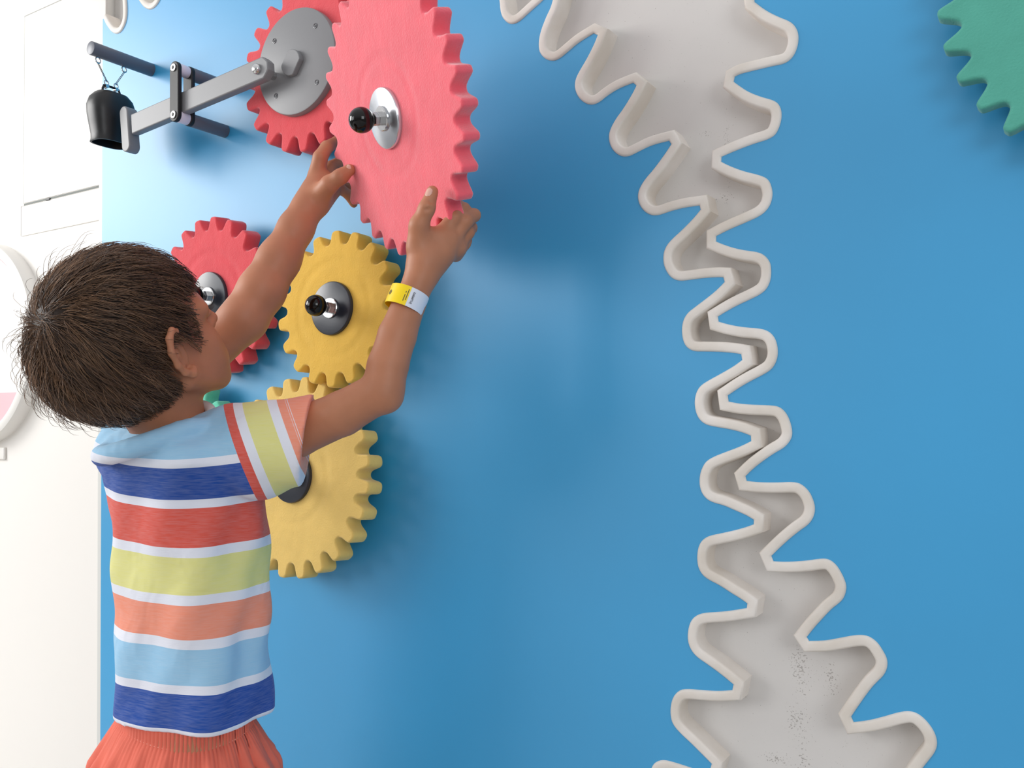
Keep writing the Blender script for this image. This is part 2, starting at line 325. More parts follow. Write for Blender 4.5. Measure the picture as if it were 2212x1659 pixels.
# board at the back of the cut-out, floor, and the white wall beyond the left edge of the blue
def struct(o): o['kind'] = 'structure'; return o
struct(MB().box((XL, YW + .0285, -.02), (1.6, YW + .06, 2.7)).build('wall_back', M['recess'], smooth=False))
struct(MB().box((-4.2, YW + .004, -.02), (XL - .012, YW + .06, 2.7)).build('wall_left', M['white'], smooth=False))
struct(MB().box((XL - .012, YW + .0004, -.02), (XL, YW + .05, PL[0][1] + 0.0)).build('trim_3', M['edge']))
struct(MB().box((-4.2, -3.2, -.04), (1.6, YW + .06, 0)).build('floor', M['floor'], smooth=False))

# ------------------------------------------------------------------ white fittings on the wall at the far left
def flatbox(px0, py0, px1, py1, Y, t):
    a = at(px0, py0, Y); b = at(px1, py1, Y)
    return (min(a[0], b[0]), Y, min(a[2], b[2])), (max(a[0], b[0]), Y + t, max(a[2], b[2]))
YB = YW + .004
p = at(127, 413, YB)
CT = .0012
cab = empty('wall_cabinet', (p[0], YB, p[2])); tag(cab, 'white flat-fronted wall cabinet at the far left above a thin dark slot', 'cabinet')
x0 = at(42, 200, YB - .012)[0]; x1 = at(217, 200, YB - .012)[0]; zt = at(42, 33, YB - .012)[2]; zb = at(42, 437, YB - .012)[2]
MB().box((x0, YB - CT, zb), (x1, YB, zt), .001).build('door', M['whitebox'], cab, local=cab.location)
MB().box((x0, YB - .0004, zb - .006), (x1, YB, zb - .001)).build('slot', M['slot'], cab, local=cab.location)
MB().box((x0 - .01, YB - CT, zb - .075), (x1, YB, zb - .006), .002).build('lower_rail', M['whitebox'], cab, local=cab.location)
q = np.array((x0 + .10, YB - .001, zb - .004)); MB().box(q - [.008, .002, .003], q + [.008, 0, .002], .0005).build('catch', M['blackplate'], cab, local=cab.location)
g_ = MB(); g_.box((x0 - .0026, YB - .0005, zb), (x0 - .0004, YB, zt)); g_.box((x0 - .0026, YB - .0005, zt + .0004), (x1, YB, zt + .0026)); g_.build('panel_gap', M['edge2'], cab, smooth=False, local=cab.location)
# round display
ce = at(-22, 742, YB); Rr = 0.235
disp = empty('round_wall_display', (ce[0], YB, ce[2])); tag(disp, 'white round porthole display with raised rim and pale pink lower part behind the head', 'display')
MB().lathe([(Rr, 0), (Rr, .022), (Rr - .003, .030), (Rr - .01, .033), (Rr - .022, .032), (Rr - .026, .027), (Rr - .026, .010), (0, .010)], (0, 0, 0), (0, -1, 0), 96).build('rim', M['whitebox'], disp)
ri = Rr - .0262; zc = -.118; arc = [(ri * math.cos(t), ri * math.sin(t)) for t in np.linspace(math.pi + math.asin(-zc / ri), 2 * math.pi - math.asin(-zc / ri), 48)]
MB().prism(arc, m3, -.013, -.0095).build('pink_panel', M['pink'], disp)
MB().tube([((ri + .0005) * np.array([math.cos(t), 0, math.sin(t)]) + np.array([0, -.0275, 0])) for t in np.linspace(0, 2 * PI, 97)[:-1]], .0011, 6, True).build('pink_edge_line', M['pink'], disp)
a = at(-20, 965, YB); b = at(14, 993, YB)
lab = MB().box((min(a[0], b[0]), YB - .006, min(a[2], b[2])), (max(a[0], b[0]), YB, max(a[2], b[2])), .003).build('wall_tag', M['whitebox'])
tag(lab, 'small blank white rounded tag on the wall below the round display', 'tag')

# ------------------------------------------------------------------ gears
def gear_poly(R, rv, n, ph, kind):
    U = {'round': [(-.5, 0), (-.40, .04), (-.315, .22), (-.27, .55), (-.235, .80), (-.16, .96), (-.05, 1.0)],
         'red': [(-.5, 0), (-.41, .03), (-.33, .20), (-.265, .50), (-.215, .78), (-.165, .95), (-.07, 1.0)],
         'sharp': [(-.5, 0), (-.40, .05), (-.31, .25), (-.22, .58), (-.155, .84), (-.10, .97), (-.03, 1.0)]}[kind]
    pts = []
    U = U + [(-u, v) for u, v in reversed(U)][:-1]
    for k in range(n):
        for u, v in U:
            a = math.radians(ph) + (k + u) * 2 * PI / n; r = rv + (R - rv) * v
            pts.append((r * math.cos(a), r * math.sin(a)))
    P, _ = chaikin(np.array(pts), [False] * len(pts), True, 1)
    return P
def gear(name, c, R, rv, n, ph, thick, m, label, kind='round', az=0.0, el=0.0, hub=True, axle=True, plate_r=.0432, platem=None):
    """front face centre c; face plane turned by az / el from the wall's; everything grows outwards (-y) from the face"""
    root = empty(name, c, (el, 0, -az)); tag(root, label, 'gear')
    P = gear_poly(R, rv, n, ph, kind)
    MB().prism(P, m3, 0, thick, .0035, 3).build('foam_body', m, root, sharp=60)
    if hub:
        MB().lathe([(plate_r, 0), (plate_r, -.0045), (plate_r - .0006, -.0055), (plate_r - .002, -.006), (0, -.006)], (0, 0, 0), (0, 1, 0), 72).build('hub_plate', platem or M['plate'], root)
        MB().lathe([(.0165, -.006), (.0165, -.0085), (.0155, -.0095), (0, -.0095)], (0, 0, 0), (0, 1, 0), 48).build('washer', M['chrome'], root)
        k = MB()
        for y in (-.0095, -.0155):
            k.lathe([(.0092, y), (.0092, y - .0048), (.0082, y - .0055)], (0, 0, 0), (0, 1, 0), 6)
        k.build('nut', M['chrome'], root, smooth=False)
        s = [(.0052, -.018)] + [(.0170 * math.sin(t), -.038 + .0170 * math.cos(t)) for t in np.linspace(.32, PI - .02, 26)]
        MB().lathe(s, (0, 0, 0), (0, 1, 0), 56).build('knob', M['knob'], root)
    if axle:
        MB().cyl((0, thick - .004, 0), (0, YW - c[1] + .002, 0), .011).build('axle', M['rodgrey'], root)
    return root
def V3(x, y, z): return (x, y, z + CAM[2])
gear('toy_gear', V3(-.991, 1.035, .1665), .1268, .1050, 18, 89.0, .033, M['yellow'], 'yellow foam gear with dark hub plate and black knob, between the child\'s raised arms', 'round', 0, math.radians(-2))
gear('toy_gear', V3(-1.0812, 1.034, -.1045), .1656, .1405, 24, 85.5, .034, M['yellow2'], 'larger pale yellow foam gear hung lowest, half hidden behind the striped shirt', 'round', 0, math.radians(-5))
gear('toy_gear', V3(-1.2845, 1.035, .2093), .1408, .1175, 20, 83.5, .034, M['red'], 'red foam gear with black knob behind the child\'s face and left forearm', 'red', 0, math.radians(4))
big = gear('toy_gear', (CAM + np.array([-.8295, .9796, .4286]) * .92), .1868, .1665, 30, 121.5, .0250, M['pinkred'], 'big faded red foam gear held up in both of the child\'s hands', 'sharp', math.atan2(.39465, .88641), 0, True, False, .0400, M['plateglare'])
# inward normal (.39465,.88641,.24192): build its matrix exactly
nB = np.array([.39465, .88641, .24192]); nB /= np.linalg.norm(nB)
exB = np.cross(nB, [0, 0, 1.0]); exB /= np.linalg.norm(exB); ezB = np.cross(exB, nB)
cB = CAM + np.array([-.8295, .9796, .4286]) * .92
big.rotation_euler = Matrix(((exB[0], nB[0], ezB[0]), (exB[1], nB[1], ezB[1]), (exB[2], nB[2], ezB[2]))).to_euler()
gear('toy_gear', V3(-1.3680, 1.036, -.0610), .1280, .1060, 16, 60, .030, M['mint'], 'mint green foam gear mostly hidden behind the child\'s neck and collar', 'round')
gear('toy_gear', V3(.1012, 1.05, .4374), .2114, .1895, 34, 182.7, .021, M['green'], 'large green foam gear cut off by the top right corner of the picture', 'sharp')
rc = (-1.0565, 1.035, .5755)
crank = gear('toy_gear', V3(*rc), .1440, .1180, 20, 125.6, .033, M['red'], 'red foam gear with big grey crank disc at the top, beside the striker arm', 'red', 0, 0, False, True)
d = MB().lathe([(.0882, 0), (.0882, -.0085), (.0874, -.0104), (.0858, -.0110), (0, -.0110)], (-.006, 0, .004), (0, 1, 0), 96).build('crank_disc', M['greyplastic'], crank)
for a_ in (137, 46, 317, 227):
    s = MB(); x, z = -.006 + .0665 * math.cos(math.radians(a_)), .004 + .0665 * math.sin(math.radians(a_))
    s.lathe([(.0042, -.0108), (.0042, -.0118), (.0034, -.0120), (.0030, -.0113), (.0016, -.0113), (.0014, -.0120), (0, -.0120)], (x, 0, z), (0, 1, 0), 24)
    s.build('screw', M['screw'], d)
# centre boss with two flats
bo = []
for t in np.linspace(0, 2 * PI, 64, endpoint=False):
    x, z = .0215 * math.cos(t), .0215 * math.sin(t); dd = (x * math.cos(math.radians(-36)) + z * math.sin(math.radians(-36)))
    q = max(-.0168, min(.0168, dd)) - dd
    bo.append((-.008 + x + q * math.cos(math.radians(-36)), z + q * math.sin(math.radians(-36))))
MB().prism(bo, m3, -.0205, -.0105, .0015).build('centre_boss', M['greyplastic'], d)
# ------------------------------------------------------------------ striker arm, roller guide, bell
YA0, YA1 = .988, 1.004                       # striker bar front and back
def ap(px, py, Y): v = at(px, py, Y); return np.array([v[0], v[2]])
arm = empty('striker_arm', at(555, 150, YA0)); tag(arm, 'grey bar striker arm pinned to the grey crank disc, hammer head by the bell', 'lever')
pin = ap(556, 150, YA0); hd = ap(283, 268, YA0)
u = (hd - pin) / np.linalg.norm(hd - pin); v_ = np.array([-u[1], u[0]]); hw = .0185
end = [pin - u * (.021 * math.cos(t)) * 1.0 + v_ * hw * 1.0 * math.sin(t) for t in np.linspace(-1.25, 1.25, 16)]
end = [pin - u * .020 + v_ * s * hw * .62 for s in (-1,)] + [pin - u * .024 + v_ * s * hw * .35 for s in (-1, 1)] + [pin - u * .020 + v_ * hw * .62, pin - u * .012 + v_ * hw, hd + v_ * hw, hd - v_ * hw, pin - u * .012 - v_ * hw]
MB().prism(end, m3, YA0, YA1, .0022).build('bar', M['greyplastic'], arm, local=arm.location)
hw_ = .0125; topc = ap(267, 243, YA0); botc = ap(272, 314, YA0)
tt = [topc + .0118 * np.array([math.cos(a), math.sin(a)]) for a in np.linspace(0, PI, 14)] + [botc + .0118 * np.array([math.cos(a), math.sin(a)]) for a in np.linspace(PI, 2 * PI, 14)]
MB().prism(tt, m3, YA0 - .001, YA1 + .006, .002).build('hammer_head', M['greyplastic'], arm, local=arm.location)
MB().lathe([(.0085, 0), (.0085, .0035), (.0068, .0065), (.0042, .0082), (0, .0086)], (pin[0], YA0, pin[1]), (0, -1, 0), 32).build('cap_nut', M['chrome'], arm, local=arm.location)
MB().cyl((pin[0], YA1 - .002, pin[1]), (pin[0], 1.0250, pin[1]), .007).build('crank_pin', M['chrome'], arm, local=arm.location)

gu = empty('roller_guide', at(487, 284, YW)); tag(gu, 'black two-plate roller guide with white rollers on two grey rods around the bar', 'bracket')
zb_ = at(487, 284, YW)[2]; zt_ = at(487, 172, YW)[2]; xg = at(487, 284, YW)[0]
zb_, zt_ = at(487, 284, YW)[2], zb_ + .0835
for z in (zb_, zt_): MB().cyl((xg, YW + .001, z), (xg, 1.014, z), .0118, 32, .001).build('support_rod', M['rodgrey'], gu, local=gu.location)
def link_plate(y0, y1):
    r = .0118
    P = [(xg + r * math.cos(t), zt_ + r * math.sin(t)) for t in np.linspace(0, PI, 16)] + [(xg + r * math.cos(t), zb_ + r * math.sin(t)) for t in np.linspace(PI, 2 * PI, 16)]
    return MB().prism(P, m3, y0, y1, .0015).build('link_plate', M['blackplate'], gu, local=gu.location)
link_plate(.978, .986); link_plate(1.006, 1.014)
for z in (zb_, zt_):
    MB().cyl((xg, .986, z), (xg, 1.006, z), .0108, 32, .001).build('roller', M['whiteroll'], gu, local=gu.location)
    bl = MB().lathe([(.0068, .978), (.0068, .9765), (.006, .9758), (.0036, .9758), (.0034, .9772), (0, .9772)], (xg, 0, z), (0, 1, 0), 28).build('bolt', M['chrome'], gu, local=gu.location)
    MB().cyl((xg, .9772, z), (xg, .9752, z), .0030, 6).build('hex_socket', M['blackplate'], bl, smooth=False, local=gu.location)

rod = empty('bell_rod', at(328, 150, YW)); zr = at(328, 151, YW)[2]; xr = at(327, 150, YW)[0]
tag(rod, 'grey round rod sticking out of the blue wall at upper left, holding the bell', 'rod')
YE = YW - .130
MB().cyl((xr, YW + .001, zr), (xr, YE, zr), .0128, 40, .0012).build('shaft', M['rodgrey'], rod, local=rod.location)
def ring(c, r, w, nrm, half=2 * PI):
    nrm = np.array(nrm, float); nrm /= np.linalg.norm(nrm); e1 = np.cross(nrm, [0, 0, 1.]); e1 /= np.linalg.norm(e1); e2 = np.cross(e1, nrm)
    return [np.array(c) + r * (e1 * math.cos(t) + e2 * math.sin(t)) for t in np.linspace(0, 2 * PI, 21)[:-1]]
yb1, yb2 = YE + .0155, YE + .070
for y in (yb1, yb2):
    MB().tube(ring((xr, y, zr - .0185), .0055, 0, (1, .2, 0)), .0013, 8, True).build('eye_hook', M['chrome'], rod, local=rod.location)
# bell
yb = (yb1 + yb2) / 2 + .000
ztop = zr - .072
bell = empty('cow_bell', (xr, yb, ztop)); tag(bell, 'black metal bell hanging from wire links on the grey rod, beside the hammer head', 'bell')
def bell_mesh():
    V = []; F = []; n = 56
    prof = [(.0, .0), (.012, -.0005), (.022, -.004), (.0285, -.012), (.0320, -.024), (.0315, -.036), (.0290, -.052), (.0262, -.068), (.0262, -.076), (.0272, -.080), (.0245, -.080), (.0238, -.070), (.0262, -.045), (.0260, -.020), (.015, -.006), (0, -.005)]
    for r, z in prof:
        for i in range(n):
            t = 2 * PI * i / n; c, s = math.cos(t), math.sin(t); e = .72
            r_ = r; r = r * 1.22; V.append((.80 * r * math.copysign(abs(c) ** e, c), 1.12 * r * math.copysign(abs(s) ** e, s), z * 1.25)); r = r_
    m = len(prof)
    for j in range(m - 1):
        for i in range(n): k = (i + 1) % n; F.append((j * n + i, j * n + k, (j + 1) * n + k, (j + 1) * n + i))
    return V, F
V, F = bell_mesh(); mesh_obj('bell_shell', V, F, M['bell'], bell, True, 50)
hl = [(0, -.0185, -.006), (0, -.0175, .004), (0, -.0150, .0095), (0, -.012, .0105), (0, .012, .0105), (0, .0150, .0095), (0, .0175, .004), (0, .0185, -.006)]
MB().tube(hl, .0022, 10).build('handle', M['bell'], bell)
for sgn, y in ((-1, yb1), (1, yb2)):
    top = np.array([0, y - yb, zr - .0240 - ztop]); bot = np.array([0, sgn * .0100, .0200])
    w = MB(); e = np.array([.0, 1, 0]) * .0011
    w.tube([top + e, bot + e], .0006, 6); w.tube([top - e, bot - e], .0006, 6)
    w.tube([top + e, top + [0, 0, .0025], top - e], .0006, 6); w.tube([bot + e, bot - [0, 0, .0025], bot - e], .0006, 6)
    w.build('wire_link', M['blackplate'], bell)
    MB().tube(ring((0, sgn * .0100, .0155), .0048, 0, (1, .2, 0)), .0012, 8, True).build('eye_hook', M['chrome'], bell)
    MB().lathe([(.0035, -.004), (.0035, .004)], (0, sgn * .0100, .0085), (1, 0, 0), 16).build('hook_nut', M['chrome'], bell)
#BODY#
# ------------------------------------------------------------------ the child: smooth implicit surfaces in a grid along the camera axes
def cam3(px, py, d): return np.array([(px - W_ / 2) / FOC * d, -(py - H_ / 2) / FOC * d, d])
AX = np.stack([RT, UP, FW])                     # cam3 coords @ AX -> world offset
def to_world(v): return CAM + np.asarray(v) @ AX
class Field:
    def __init__(s, lo, hi, h):
        s.lo = np.array(lo, float); s.h = h
        s.n = tuple(int(math.ceil((hi[i] - lo[i]) / h)) + 1 for i in range(3)); s.f = np.full(s.n, .05, np.float32)
    def _reg(s, lo, hi):
        a = np.maximum(np.floor((np.array(lo) - s.lo) / s.h).astype(int), 0); b = np.minimum(np.ceil((np.array(hi) - s.lo) / s.h).astype(int) + 1, s.n)
        if (a >= b).any(): return None, None
        sl = tuple(slice(a[i], b[i]) for i in range(3))
        g = [(s.lo[i] + s.h * np.arange(a[i], b[i])).astype(np.float32) for i in range(3)]
        return sl, (g[0][:, None, None], g[1][None, :, None], g[2][None, None, :])
    def _mix(s, sl, d, k, op):
        f = s.f[sl]
        if op == 'add':
            if k > 0:
                hh = np.clip(.5 + .5 * (f - d) / k, 0, 1); s.f[sl] = f * (1 - hh) + d * hh - k * hh * (1 - hh)
            else: s.f[sl] = np.minimum(f, d)
        elif op == 'sub':
            if k > 0:
                hh = np.clip(.5 - .5 * (f + d) / k, 0, 1); s.f[sl] = f * (1 - hh) - d * hh + k * hh * (1 - hh)
            else: s.f[sl] = np.maximum(f, -d)
    def cone(s, a, b, ra, rb, k=.006, op='add'):
        a = np.array(a, float); b = np.array(b, float); m = max(ra, rb) + k + .012
        sl, g = s._reg(np.minimum(a, b) - m, np.maximum(a, b) + m)
        if sl is None: return
        ab = b - a; L = max(ab @ ab, 1e-9)
        t = np.clip(((g[0] - a[0]) * ab[0] + (g[1] - a[1]) * ab[1] + (g[2] - a[2]) * ab[2]) / L, 0, 1)
        d = np.sqrt((g[0] - a[0] - ab[0] * t) ** 2 + (g[1] - a[1] - ab[1] * t) ** 2 + (g[2] - a[2] - ab[2] * t) ** 2) - (ra + (rb - ra) * t)
        s._mix(sl, d.astype(np.float32), k, op)
    def chain(s, pts, rad, k=.006, op='add'):
        for i in range(len(pts) - 1): s.cone(pts[i], pts[i + 1], rad[i], rad[i + 1], k, op)
    def ell(s, c, ax, rad, k=.01, op='add'):
        """ax: 3 unit row vectors"""
        c = np.array(c, float); m = max(rad) + k + .012
        sl, g = s._reg(c - m, c + m)
        if sl is None: return
        x = [g[0] - c[0], g[1] - c[1], g[2] - c[2]]
        q = [ax[i][0] * x[0] + ax[i][1] * x[1] + ax[i][2] * x[2] for i in range(3)]
        k0 = np.sqrt(sum((q[i] / rad[i]) ** 2 for i in range(3))); k1 = np.sqrt(sum((q[i] / rad[i] ** 2) ** 2 for i in range(3))) + 1e-6
        s._mix(sl, (k0 * (k0 - 1) / k1).astype(np.float32), k, op)
    def plane_cut(s, p, n, lo=None, hi=None):
        """removes the half space in front of the plane"""
        sl, g = s._reg(s.lo if lo is None else lo, (s.lo + s.h * np.array(s.n)) if hi is None else hi)
        d = (g[0] - p[0]) * n[0] + (g[1] - p[1]) * n[1] + (g[2] - p[2]) * n[2]
        s.f[sl] = np.maximum(s.f[sl], d.astype(np.float32))
    def surf(s, smooth=2):
        f = s.f; neg = f < 0; n = np.array(s.n)
        c = np.zeros(tuple(n - 1), np.uint8)
        for dx in (0, 1):
            for dy in (0, 1):
                for dz in (0, 1): c += neg[dx:n[0] - 1 + dx, dy:n[1] - 1 + dy, dz:n[2] - 1 + dz]
        act = (c > 0) & (c < 8); idx = np.argwhere(act); ids = np.full(act.shape, -1, np.int32); ids[act] = np.arange(len(idx))
        cor = [(a, b, d) for a in (0, 1) for b in (0, 1) for d in (0, 1)]
        val = {q: f[idx[:, 0] + q[0], idx[:, 1] + q[1], idx[:, 2] + q[2]] for q in cor}
        acc = np.zeros((len(idx), 3)); cnt = np.zeros(len(idx))
        for q in cor:
            for ax in range(3):
                if q[ax]: continue
                r = list(q); r[ax] = 1; va, vb = val[q], val[tuple(r)]
                m = (va < 0) != (vb < 0); t = va[m] / (va[m] - vb[m]); p = np.tile(np.array(q, float), (m.sum(), 1)); p[:, ax] = t
                acc[m] += p; cnt[m] += 1
        V = s.lo + s.h * (idx + acc / cnt[:, None])
        F = []
        for ax in range(3):
            o = [i for i in range(3) if i != ax]
            a = [slice(1, -1)] * 3; a[ax] = slice(0, n[ax] - 1); b = list(a); b[ax] = slice(1, n[ax])
            cr = neg[tuple(a)] != neg[tuple(b)]; e = np.argwhere(cr); e[:, o[0]] += 1; e[:, o[1]] += 1
            def cell(d0, d1):
                q = e.copy(); q[:, o[0]] -= d0; q[:, o[1]] -= d1; return ids[q[:, 0], q[:, 1], q[:, 2]]
            quad = np.stack([cell(1, 1), cell(0, 1), cell(0, 0), cell(1, 0)], 1)
            fl = neg[e[:, 0], e[:, 1], e[:, 2]]
            if ax == 1: fl = ~fl
            quad[~fl] = quad[~fl][:, ::-1]; F.append(quad)
        F = np.concatenate(F)
        for _ in range(smooth):
            A = np.zeros_like(V); w = np.zeros(len(V))
            for i in range(4):
                j = (i + 1) % 4
                np.add.at(A, F[:, i], V[F[:, j]]); np.add.at(A, F[:, j], V[F[:, i]]); np.add.at(w, F[:, i], 1); np.add.at(w, F[:, j], 1)
            V = V * .45 + .55 * A / w[:, None]
        return V, F
def quad_mesh(name, V, F, mat_, parent, extra=None):
    me = bpy.data.meshes.new(name)
    if extra is not None:
        F2 = extra[1] + len(V); V = np.concatenate([V, extra[0]]); F = np.concatenate([F, F2])
    me.vertices.add(len(V)); me.vertices.foreach_set('co', V.astype(np.float32).ravel())
    me.loops.add(F.size); me.loops.foreach_set('vertex_index', F.astype(np.int32).ravel())
    me.polygons.add(len(F)); me.polygons.foreach_set('loop_start', np.arange(0, F.size, F.shape[1], dtype=np.int32))
    me.polygons.foreach_set('loop_total', np.full(len(F), F.shape[1], np.int32)) if False else None
    me.update(calc_edges=True); me.polygons.foreach_set('use_smooth', np.ones(len(F), bool)); me.validate(); me.update()
    me.materials.append(mat_)
    return link(bpy.data.objects.new(name, me), parent)

# materials of the child
M['skin'] = mat('tanned_skin', srgb(186, 124, 92), 0.5, spec=.4, sss=.10, ssc=(1, .4, .25), bump=.16, bscale=420, bdist=.0005, var=.10, vscale=22)
M['nail'] = mat('finger_nail', srgb(226, 176, 158), 0.25, spec=.5)
def hair_mat(name, c1, c2):
    m = bpy.data.materials.new(name); m.use_nodes = True; nt = m.node_tree; N = nt.nodes; L = nt.links; b = N['Principled BSDF']
    at_ = N.new('ShaderNodeAttribute'); at_.attribute_name = 'tone'
    rp = N.new('ShaderNodeValToRGB'); rp.color_ramp.elements[0].color = c1; rp.color_ramp.elements[1].color = c2
    L.new(at_.outputs['Fac'], rp.inputs['Fac']); L.new(rp.outputs['Color'], b.inputs['Base Color'])
    b.inputs['Roughness'].default_value = .38; b.inputs['Specular IOR Level'].default_value = .5; return m
M['hair'] = hair_mat('brown_hair', srgb(58, 39, 28), srgb(166, 126, 94))
M['hairbase'] = mat('dark_brown_hair_base', srgb(54, 39, 29), .6)

# head placement
HD, HS = 1.115, .962
hw_, hp_, hr_ = math.radians(40.5), math.radians(33.3), math.radians(-10.5)
ex, ey, ez = np.eye(3)                          # camera right, up, forward
hF = math.cos(hp_) * (math.sin(hw_) * ex + math.cos(hw_) * ez) + math.sin(hp_) * ey
hR = math.cos(hw_) * ex - math.sin(hw_) * ez
hU = np.cross(hF, hR); hU = hU if hU @ ey > 0 else -hU
hR2 = hR * math.cos(hr_) + hU * math.sin(hr_); hU = np.cross(hF, hR2); hU = hU if hU @ ey > 0 else -hU; hR = hR2
hC = cam3(307, 733, HD); HAX = np.stack([hF, hR, hU])
def hd(f, r, u): return hC + HS * (f * hF + r * hR + u * hU)
def he(B, f, r, u, rf, rr, ru, k=.01, op='add', tilt=None):
    B.ell(hd(f, r, u), HAX, (rf * HS, rr * HS, ru * HS), k, op)
B = Field(cam3(60, 1010, 1.06) + [-.02, -.02, -.14], np.array([cam3(1045, 300, 1.2)[0] + .01, cam3(500, 285, 1.32)[1] + .02, 1.47]), .0019)
# --- cranium and face
he(B, -.004, 0, .022, .094, .073, .083, 0)
he(B, .030, 0, -.030, .056, .056, .074, .02)
for sd in (-1, 1):
    B.cone(hd(.004, sd * .053, -.050), hd(.062, sd * .022, -.094), .021, .020, .02)
    he(B, .052, sd * .034, -.040, .030, .027, .032, .015)
    he(B, .060, sd * .026, -.066, .028, .024, .026, .015)
    B.cone(hd(.080, sd * .014, .016), hd(.070, sd * .046, .012), .010, .010, .012)     # brow ridge
    he(B, .093, sd * .031, -.004, .013, .013, .010, .008, 'sub')                      # eye sockets
    B.cone(hd(.085, sd * .020, -.001), hd(.080, sd * .042, .000), .0055, .005, .004)   # lids
    # ear: bowl, rim, lobe
    he(B, -.004, sd * .0745, -.012, .014, .006, .024, .006)
    rim = [(.001, .080, .008), (.004, .084, .022), (-.004, .091, .029), (-.014, .095, .023), (-.020, .096, .006), (-.018, .093, -.014), (-.011, .088, -.030), (.001, .082, -.040), (.007, .078, -.036)]
    B.chain([hd(f, sd * r, u) for f, r, u in rim], [.0030, .0034, .0038, .0042, .0042, .0041, .0044, .0058, .0046], .004)
    B.chain([hd(-.010, sd * .078, .012), hd(-.012, sd * .080, -.005), hd(-.006, sd * .078, -.022)], [.006, .007, .005], .006)
B.chain([hd(.084, 0, .008), hd(.095, 0, -.012), hd(.104, 0, -.028)], [.007, .0075, .0095], .010)
for sd in (-1, 1): B.cone(hd(.096, sd * .009, -.031), hd(.092, sd * .012, -.032), .0065, .006, .005)
he(B, .086, 0, -.055, .013, .022, .008, .006); he(B, .084, 0, -.067, .013, .019, .008, .006)
he(B, .088, 0, -.0605, .013, .020, .0016, .003, 'sub')
he(B, .074, 0, -.090, .020, .021, .018, .015)
# --- neck and shoulders
NB = cam3(368, 935, 1.165)
B.cone(hd(-.030, 0, -.035), NB, .042, .043, .020)
B.cone(hd(.000, 0, -.060), NB + [.004, 0, .02], .034, .040, .020)
SR = cam3(548, 948, 1.135); SL = cam3(280, 958, 1.262)
CH = cam3(392, 1010, 1.215)
B.cone(NB + [0, -.02, .03], CH, .034, .045, .02)
for S_ in (SR, SL): B.cone(NB + [0, -.035, .022], S_, .030, .034, .02)
# --- arms
ELR = cam3(822, 846, 1.085); WRR = cam3(910, 596, 1.112)
B.chain([SR, cam3(640, 935, 1.115), cam3(740, 893, 1.095), ELR], [.038, .0310, .0278, .0255], .005)
B.chain([ELR, cam3(838, 790, 1.088), cam3(858, 725, 1.095), cam3(884, 655, 1.105), WRR], [.0250, .0252, .0238, .0206, .0190], .004)
B.cone(cam3(836, 856, 1.08), cam3(838, 838, 1.08), .018, .018, .014)     # point of the elbow
ELL = cam3(527, 688, 1.275); WRL = cam3(664, 449, 1.322)
B.chain([SL, cam3(338, 872, 1.268), cam3(430, 780, 1.27), ELL], [.036, .033, .032, .0325], .014)
B.chain([ELL, cam3(565, 628, 1.284), cam3(603, 560, 1.297), cam3(640, 492, 1.312), WRL], [.0322, .0325, .0295, .0245, .0220], .014)
# --- right hand: palm, thumb on the face of the gear, fingers curling behind the rim
B.chain([WRR, cam3(918, 560, 1.115)], [.0188, .0190], .01)
B.cone(cam3(914, 560, 1.112), cam3(920, 512, 1.112), .0185, .0150, .012)
B.cone(cam3(926, 560, 1.120), cam3(955, 512, 1.128), .0180, .0150, .012)
B.cone(cam3(938, 558, 1.128), cam3(985, 532, 1.148), .0170, .0135, .012)
B.cone(cam3(925, 572, 1.115), cam3(955, 545, 1.120), .0195, .0170, .012)
B.chain([cam3(903, 532, 1.108), cam3(905, 487, 1.098), cam3(922, 450, 1.092), cam3(934, 414, 1.096)], [.0155, .0118, .0098, .0078], .006)     # thumb
fk = .0028
B.chain([cam3(948, 516, 1.124), cam3(982, 470, 1.126), cam3(1002, 452, 1.146), cam3(984, 440, 1.176), cam3(962, 446, 1.190)], [.0122, .0098, .0088, .0080, .0072], fk)   # index
B.chain([cam3(970, 522, 1.134), cam3(1006, 478, 1.133), cam3(1024, 465, 1.152), cam3(1004, 462, 1.186), cam3(978, 470, 1.198)], [.0122, .0098, .0088, .0080, .0072], fk)  # middle
B.chain([cam3(982, 536, 1.146), cam3(1010, 502, 1.148), cam3(1018, 492, 1.168), cam3(995, 492, 1.192), cam3(970, 496, 1.200)], [.0112, .0092, .0082, .0074, .0066], fk)  # ring
B.chain([cam3(984, 550, 1.150), cam3(1004, 526, 1.158), cam3(1008, 520, 1.174), cam3(988, 520, 1.192), cam3(968, 524, 1.200)], [.0100, .0080, .0072, .0064, .0058], fk)  # little
for a_, b_, r_ in ((cam3(921, 452, 1.083), cam3(930, 452, 1.083), .0016), (cam3(928, 436, 1.085), cam3(938, 437, 1.086), .0012)):
    B.cone(a_ - [0, 0, .0005], b_ - [0, 0, .0005], r_, r_, .003, 'sub')
for q_ in (cam3(952, 512, 1.116), cam3(974, 520, 1.124), cam3(988, 536, 1.138)): B.cone(q_, q_ + [.001, 0, 0], .0105, .0105, .010)
